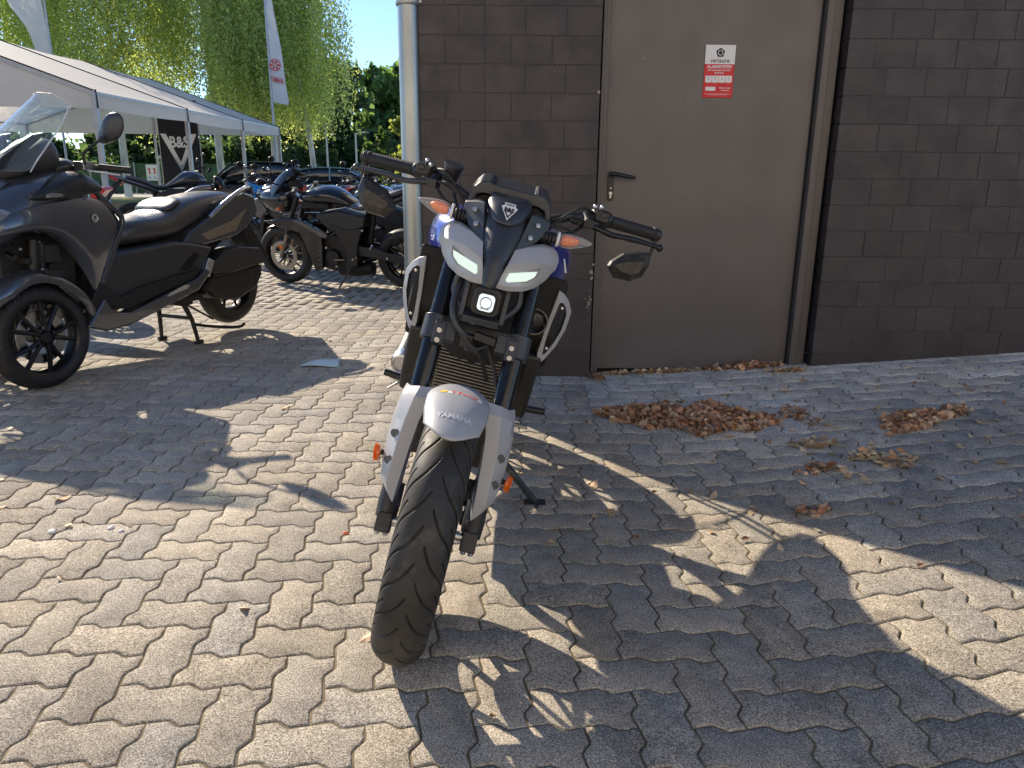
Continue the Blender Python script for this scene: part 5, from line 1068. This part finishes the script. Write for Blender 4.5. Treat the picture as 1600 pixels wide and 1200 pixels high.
def tree(name, x, y, z, h, lobes, n, size, base, label, cat='tree', trunk=.2, bark='barkd', group=None, var=.25, hollow=.35):
    t = empty(name, (x, y, z), label, cat, group)
    tb = MB().tube([(0, 0, 0), (random.uniform(-.1, .1), 0, h * .35), (random.uniform(-.3, .3), 0, h * .8)], [trunk, trunk * .7, trunk * .2], 10, smooth=3)
    for i in range(7):
        a = i * 2.4; q = h * random.uniform(.3, .6); tb.tube([(0, 0, q), (math.cos(a) * h * .12, math.sin(a) * h * .12, q + h * .12), (math.cos(a) * h * .2, math.sin(a) * h * .2, q + h * .3)], [trunk * .4, trunk * .25, trunk * .08], 6)
    obj('trunk', tb, bark, t)
    r = np.random.default_rng(int(abs(x * 100 + y * 7))); PP = []; CC = []
    tot = sum(l[3] ** 2 for l in lobes)
    for (lx, ly, lz, lr, lh) in [(l[0], l[1], l[2], l[3], l[4] if len(l) > 4 else l[3]) for l in lobes]:
        k = int(n * lr ** 2 / tot); sub = max(6, int(k / 70)); d = r.normal(size=(sub, 3)); d /= np.linalg.norm(d, axis=1)[:, None]
        cs = d * r.uniform(hollow, 1.02, sub)[:, None] * np.array([lr, lr, lh]) + np.array([lx, ly, lz]); tone = r.normal(1, var, sub).clip(.45, 1.6)
        idx = r.integers(0, sub, k); PP.append(cs[idx] + r.normal(size=(k, 3)) * lr * .16); CC.append(tone[idx][:, None] * np.array(base)[None] * r.normal(1, .18, (k, 1)).clip(.5, 1.6))
    PP = np.concatenate(PP); CC = np.concatenate(CC).clip(.003, .6); keep = PP[:, 2] > .15
    leaves('crown', PP[keep], size, CC[keep], M['leaf'], t); return t
def lob(h, r, n, seed, zmin=.3, flat=.8):
    q = random.Random(seed); o = []
    for i in range(n):
        z = q.uniform(zmin, 1) * h; rr = r * (1 - .55 * max(0, (z / h - .45)) / .55) * q.uniform(.5, .75); a = q.uniform(0, 2 * PI); d = r * q.uniform(.1, .6) * (1.1 - z / h * .6); o.append((math.cos(a) * d, math.sin(a) * d, z - rr * .5, rr, rr * flat))
    return o
def birch(x, y, h, rad, zlow, label, lean=0, n=1150, trunk=.17, seed=1):
    t = empty('weeping_birch', (x, y, .28), label, 'tree', 'weeping birches behind the tent'); q = np.random.default_rng(seed)
    tb = MB().tube([(0, 0, 0), (lean * .15, 0, h * .25), (lean * .45, 0, h * .5), (lean * .7, 0, h * .95)], [trunk, trunk * .85, trunk * .6, .03], 12, smooth=5)
    for i in range(12):
        a = i * 2.39; z0 = h * q.uniform(.35, .85); L = rad * q.uniform(.6, .95); tb.tube([(lean * z0 / h, 0, z0), (math.cos(a) * L * .5 + lean * z0 / h, math.sin(a) * L * .5, z0 + .9), (math.cos(a) * L + lean * z0 / h, math.sin(a) * L, z0 + .6)], [.07, .045, .012], 6, smooth=3)
    obj('trunk', tb, 'bark', t)
    PP = []; CC = []
    ncl = 34; ca = q.uniform(0, 2 * PI, ncl); cr = rad * np.sqrt(q.uniform(.12, 1, ncl)) * .9; cz = h * q.uniform(.42, 1.0, ncl); ctone = q.normal(1, .22, ncl).clip(.55, 1.6)
    cr *= np.interp(cz / h, [.4, .7, 1], [1, .95, .35])
    for i in range(n):
        c = q.integers(0, ncl); sx = cr[c] * math.cos(ca[c]) + q.normal(0, .55) + lean * .6; sy = cr[c] * math.sin(ca[c]) + q.normal(0, .55); sz = cz[c] + q.normal(0, .5)
        L = min(q.uniform(1.2, 4.6), sz - zlow - q.uniform(0, 1.2))
        if L < .4: continue
        m_ = int(L / .044); tt = np.linspace(0, 1, m_); sw = q.normal(0, .10, 2)
        P_ = np.stack([sx + sw[0] * tt + .05 * np.sin(tt * 9 + i), sy + sw[1] * tt, sz - L * tt], 1) + q.normal(0, .10, (m_, 3)); PP.append(P_)
        tone = ctone[c] * q.normal(1, .14); CC.append(np.array([.39, .46, .20])[None] * tone * q.normal(1, .2, (m_, 1)).clip(.5, 1.7))
    PP = np.concatenate(PP); CC = np.concatenate(CC).clip(.01, .6)
    leaves('crown', PP, .064, CC, M['leaf'], t, vertical=.5, aspect=1.35); return t
birch(-17.4, 34.3, 14, 4.2, 2.3, 'weeping birch with white trunk seen behind the scooter handlebar', n=1150, seed=1)
birch(-13.1, 34.3, 14.5, 3.9, 2.6, 'weeping birch with white trunk right of the black banner', lean=-.4, n=1200, seed=2)
birch(-10.75, 34.6, 12, 2.6, 2.0, 'weeping birch whose trunk stands behind the last tent post', n=750, seed=3)
birch(-8.85, 34.2, 11.2, 2.5, 2.3, 'weeping birch with trunk leaning left at the edge of the open sky', lean=-1.3, n=950, seed=4, trunk=.13)
birch(-22.5, 35.5, 14, 4.2, 2.8, 'weeping birch at the far left behind the plain white flag', n=1050, seed=5)
DG = (.10, .16, .075); MG = (.13, .21, .08); LG = (.22, .26, .08)
tree('broadleaf_tree', -13.6, 56, .2, 9.6, lob(9.6, 4.2, 22, 3, .15), 42000, .30, DG, 'dark green broadleaf tree just right of the birches against the sky')
tree('broadleaf_tree', -11.0, 66, .2, 10.3, lob(10.3, 3.6, 20, 4, .15), 36000, .32, MG, 'mid green rounded tree in the centre of the skyline')
tree('broadleaf_tree', -7.6, 64, .2, 7.9, lob(7.9, 3.6, 20, 5, .1), 30000, .30, DG, 'lower dark tree nearest the downpipe on the skyline')
tree('broadleaf_tree', -6.05, 44, .2, 5.3, lob(5.3, 1.5, 10, 6, .2), 7000, .16, LG, 'yellow-green tree half hidden behind the downpipe')
tree('shrub', -8.2, 47, .2, 3.9, lob(3.9, 1.9, 12, 7, .2), 8000, .2, (.10, .16, .05), 'light green bush below the skyline trees by the street lamp', 'shrub')
tree('broadleaf_tree', -19, 54, .2, 9.5, lob(9.5, 4.6, 14, 8, .1), 14000, .32, DG, 'dark tree seen through the birch crowns, right one of two', group='dark trees behind the birches')
tree('broadleaf_tree', -27, 55, .2, 10.5, lob(10.5, 5, 14, 9, .1), 14000, .34, DG, 'dark tree seen through the birch crowns, left one of two', group='dark trees behind the birches')
tree('broadleaf_tree', -36, 52, .2, 11, lob(11, 5, 14, 10, .1), 9000, .36, DG, 'dark tree at the left edge behind the tent roof')
for i, (x, y, h_, lb) in enumerate(((-23.5, 45.5, 3.6, 'dark hedge bush behind the green fence, left of the poster'), (-19.0, 45, 3.4, 'dark hedge bush behind the poster'), (-15.0, 45, 4.2, 'dark bush behind the black banner'), (-11.6, 44.6, 4.4, 'dark bush behind the birch trunks by the dark car'), (-8.9, 52, 4.6, 'dark bush behind the green-blue car'), (-28.5, 46, 3.8, 'dark hedge bush at the far left behind the fence'))):
    tree('bush', x, y, .2, h_, lob(h_, 2.8, 12, 20 + i, .12, .7), 12000, .24, (.075, .125, .06), lb, 'bush', .1)
# ------------------------------------------------------------------ leaves and litter on the ground
def leafshape(q, n_, cx, cy, rx, ry, ang, hgt, size, cols, name, label, parent=None):
    r_ = np.sqrt(q.uniform(0, 1, n_)); a = q.uniform(0, 2 * PI, n_); e = 1 + .22 * np.sin(a * 3 + cx * 9) + .12 * np.sin(a * 7 + 1); u = r_ * np.cos(a) * rx * e; v = r_ * np.sin(a) * ry * e
    x = cx + u * math.cos(ang) - v * math.sin(ang); y = cy + u * math.sin(ang) + v * math.cos(ang); z = gz(x, y) + .004 + q.uniform(0, 1, n_) ** 1.3 * hgt * .6 * (1 - r_ ** 2) + q.uniform(0, .008, n_)
    return curled(q, np.stack([x, y, z], 1), size, cols, name, label, .75 if hgt > .02 else .35)
def curled(q, P_, size, cols, name, label, tilt):
    V = []; Fq = []; CC = []; base = np.array([(-.5, 0), (-.28, -.26), (.1, -.33), (.5, -.05), (.15, .30), (-.25, .27)])
    for k, p in enumerate(P_):
        s = size * q.uniform(.5, 1.25); ang = q.uniform(0, 2 * PI); n = Vector((q.normal(0, tilt), q.normal(0, tilt), 1)).normalized(); u = n.orthogonal().normalized(); u.rotate(Matrix.Rotation(ang, 3, n)); v = n.cross(u); cu = q.uniform(-.5, .9); cu2 = q.uniform(-.3, .6)
        o = len(V); P3 = []
        for bx, by in base:
            bx += q.normal(0, .05); by += q.normal(0, .05); c_ = Vector(p) + u * bx * s + v * by * s * q.uniform(.8, 1.1) + n * s * (cu * by * by * 2.2 + cu2 * bx * bx); P3.append(c_)
        mid1 = Vector(p) + u * (-.1) * s; mid2 = Vector(p) + u * .2 * s; V += [tuple(c_) for c_ in P3] + [tuple(mid1), tuple(mid2)]
        Fq += [(o, o + 1, o + 6), (o, o + 6, o + 5), (o + 1, o + 2, o + 7, o + 6), (o + 6, o + 7, o + 4, o + 5), (o + 2, o + 3, o + 7), (o + 7, o + 3, o + 4)]
        c_ = np.array(cols[q.integers(0, len(cols))]) * q.normal(1, .2); CC += [tuple(c_.clip(.01, .8))] * 6
    me = rawmesh(name, V, Fq); me.materials.append(M['dry']); at = me.attributes.new('col', 'FLOAT_COLOR', 'FACE'); at.data.foreach_set('color', np.concatenate([np.array(CC), np.ones((len(CC), 1))], 1).astype(np.float32).ravel())
    mz = min(v[2] for v in V); o = bpy.data.objects.new(name, me); C.objects.link(o); return o
BR = [(.44, .235, .12), (.54, .32, .18), (.34, .17, .09), (.58, .41, .26), (.60, .45, .31), (.30, .15, .09), (.48, .27, .15)]
PALE = [(.58, .42, .25), (.62, .48, .30), (.52, .34, .18), (.64, .54, .36), (.46, .25, .12)]
q = np.random.default_rng(3)
def pile(n_, cx, cy, rx, ry, ang, h_, size, cols, label):
    o = leafshape(q, n_, cx, cy, rx, ry, ang, h_, size, cols, 'leaf_pile', label); return tag(o, label, 'leaf pile', kind='stuff')
pile(560, .60, 3.13, .19, .13, .05, .035, .042, BR, 'left part of the biggest heap of brown leaves in front of the door')
pile(520, .90, 3.04, .19, .17, -.35, .04, .042, BR, 'biggest heap of brown leaves in front of the door')
pile(420, 1.66, 2.86, .22, .085, .45, .03, .036, BR, 'second heap of brown leaves lying by the right wall')
pile(60, 1.23, 3.02, .055, .11, .2, .02, .035, BR, 'small tuft of brown leaves between the two heaps')
pile(50, 1.17, 2.70, .11, .05, -.1, .015, .035, PALE, 'small pale patch of leaves below the gap between the heaps')
pile(55, 1.10, 2.45, .085, .05, 0, .02, .034, BR, 'small brown tuft of leaves below the big heap')
pile(70, 1.34, 2.50, .14, .07, -.4, .015, .036, PALE, 'loose pale leaves below the right heap')
pile(34, .95, 2.13, .055, .035, 0, .018, .034, BR, 'lowest small tuft of brown leaves at the shadow edge')
pile(160, 1.24, 3.78, .20, .03, 0, .03, .04, BR, 'leaves gathered at the right of the door sill')
pile(150, .75, 3.79, .32, .018, 0, .012, .036, PALE, 'thin line of dry leaves along the door sill')
pile(40, .44, 3.70, .04, .05, 0, .02, .036, BR, 'leaves in the corner at the left door jamb')
pile(70, 1.42, 3.66, .10, .02, 0, .012, .034, PALE, 'leaves along the foot of the right door jamb')
protos = []
for i in range(8):
    o = curled(q, [(0, 0, 0)], .04, PALE + BR[:4], 'fallen_leaf', '', .25); protos.append(o)
spots = []
for i in range(110): spots.append((q.uniform(.1, 2.3), q.uniform(1.9, 3.55)))
for i in range(50): spots.append((q.normal(1.4, .35), q.normal(2.6, .35)))
for i in range(40): spots.append((q.uniform(.9, 2.6), q.uniform(2.6, 3.6)))
for i in range(38): spots.append((q.uniform(-2.4, .1), q.uniform(1.2, 5.5)))
for i in range(20): spots.append((q.uniform(-3.0, -.6), q.uniform(4, 9)))
for px_ in ((.27, 2.16), (.32, 2.2), (.2, 2.35), (.12, 1.98), (.38, 2.02), (-.33, 1.5), (-.66, 1.62), (.5, 1.9)): spots.append(px_)
used = set()
for k, (x, y) in enumerate(spots):
    i = k % 8
    if i not in used: o = protos[i]; used.add(i)
    else: o = protos[i].copy(); C.objects.link(o)
    s = random.uniform(.5, 1.25); o.location = (x, y, float(gz(x, y)) + .006); o.rotation_euler = (random.uniform(-.2, .2), random.uniform(-.2, .2), random.uniform(0, 6.28)); o.scale = (s, s, s)
    zone = ('far left paving near the scooter', 'fallen leaves by the scooter') if y > 4 else ('sunlit paving left of the grey motorcycle', 'fallen leaves on the sunlit paving') if x < -.1 else ('shaded paving between door and leaf heaps', 'fallen leaves near the door') if y > 2.95 else ('paving right of the grey motorcycle', 'fallen leaves beside the motorcycle') if x < .9 else ('sloping paving below the right wall', 'fallen leaves on the right slope')
    tag(o, 'single dry curled leaf on the ' + zone[0], 'leaf', zone[1])
# face mask litter
ml = MB(); rows = []
for i in range(12):
    v = i / 11; rows.append([(-.09 + .18 * u + .02 * v, (-.045 + .09 * v) * (.25 + .75 * u) + .012 * math.sin(u * 5), .004 + .018 * math.sin(u * 2.6) * math.sin(v * PI) + .004 * (i % 2) + .010 * u * v) for u in np.linspace(0, 1, 10)])
mk = obj('face_mask', ml.grid(rows), 'mask', None, solid=.0012); mk.location = (-1.12, 4.13, .004); mk.rotation_euler = (0, 0, .35); mk.scale = (1.2, 1.7, 1)
tag(mk, 'crumpled pale blue face mask lying on the paving', 'mask')
def pebble(x, y, s, m, label, name='pebble', cat='stone'):
    t = MB().ell((0, 0, 0), (s, s * .75, s * .5), 12, 8); t.v = [(a * (1 + .25 * math.sin(a * 400 + b * 300)), b, c * (1 + .2 * math.sin(b * 500))) for a, b, c in t.v]; o = obj(name, t, m, None); o.location = (x, y, float(gz(x, y)) + s * .3); o.rotation_euler = (0, 0, random.uniform(0, 3)); tag(o, label, cat)
pebble(-1.38, 2.02, .013, 'white', 'larger white broken shell on the paving at the left'); pebble(-1.22, 2.05, .010, 'white', 'small white stone right of the broken shell'); pebble(-1.18, 2.03, .008, 'white', 'smallest white stone of the three at the left')
pebble(-.50, 2.03, .010, 'orange', 'orange brown nut shell on the sunlit paving', 'nut_shell', 'nut shell')

# every painted block takes its own slight tone
for o in [o for o in bpy.data.objects if o.type == 'MESH' and o.data.materials and o.data.materials[0] == M['wall']]:
    me = o.data; n_ = len(me.polygons); tone = np.repeat(np.random.default_rng(n_).normal(1, .07, n_ // 6 + 1), 6)[:n_]
    at = me.attributes.new('col', 'FLOAT_COLOR', 'FACE'); at.data.foreach_set('color', np.stack([tone, tone, tone, np.ones(n_)], 1).astype(np.float32).ravel())
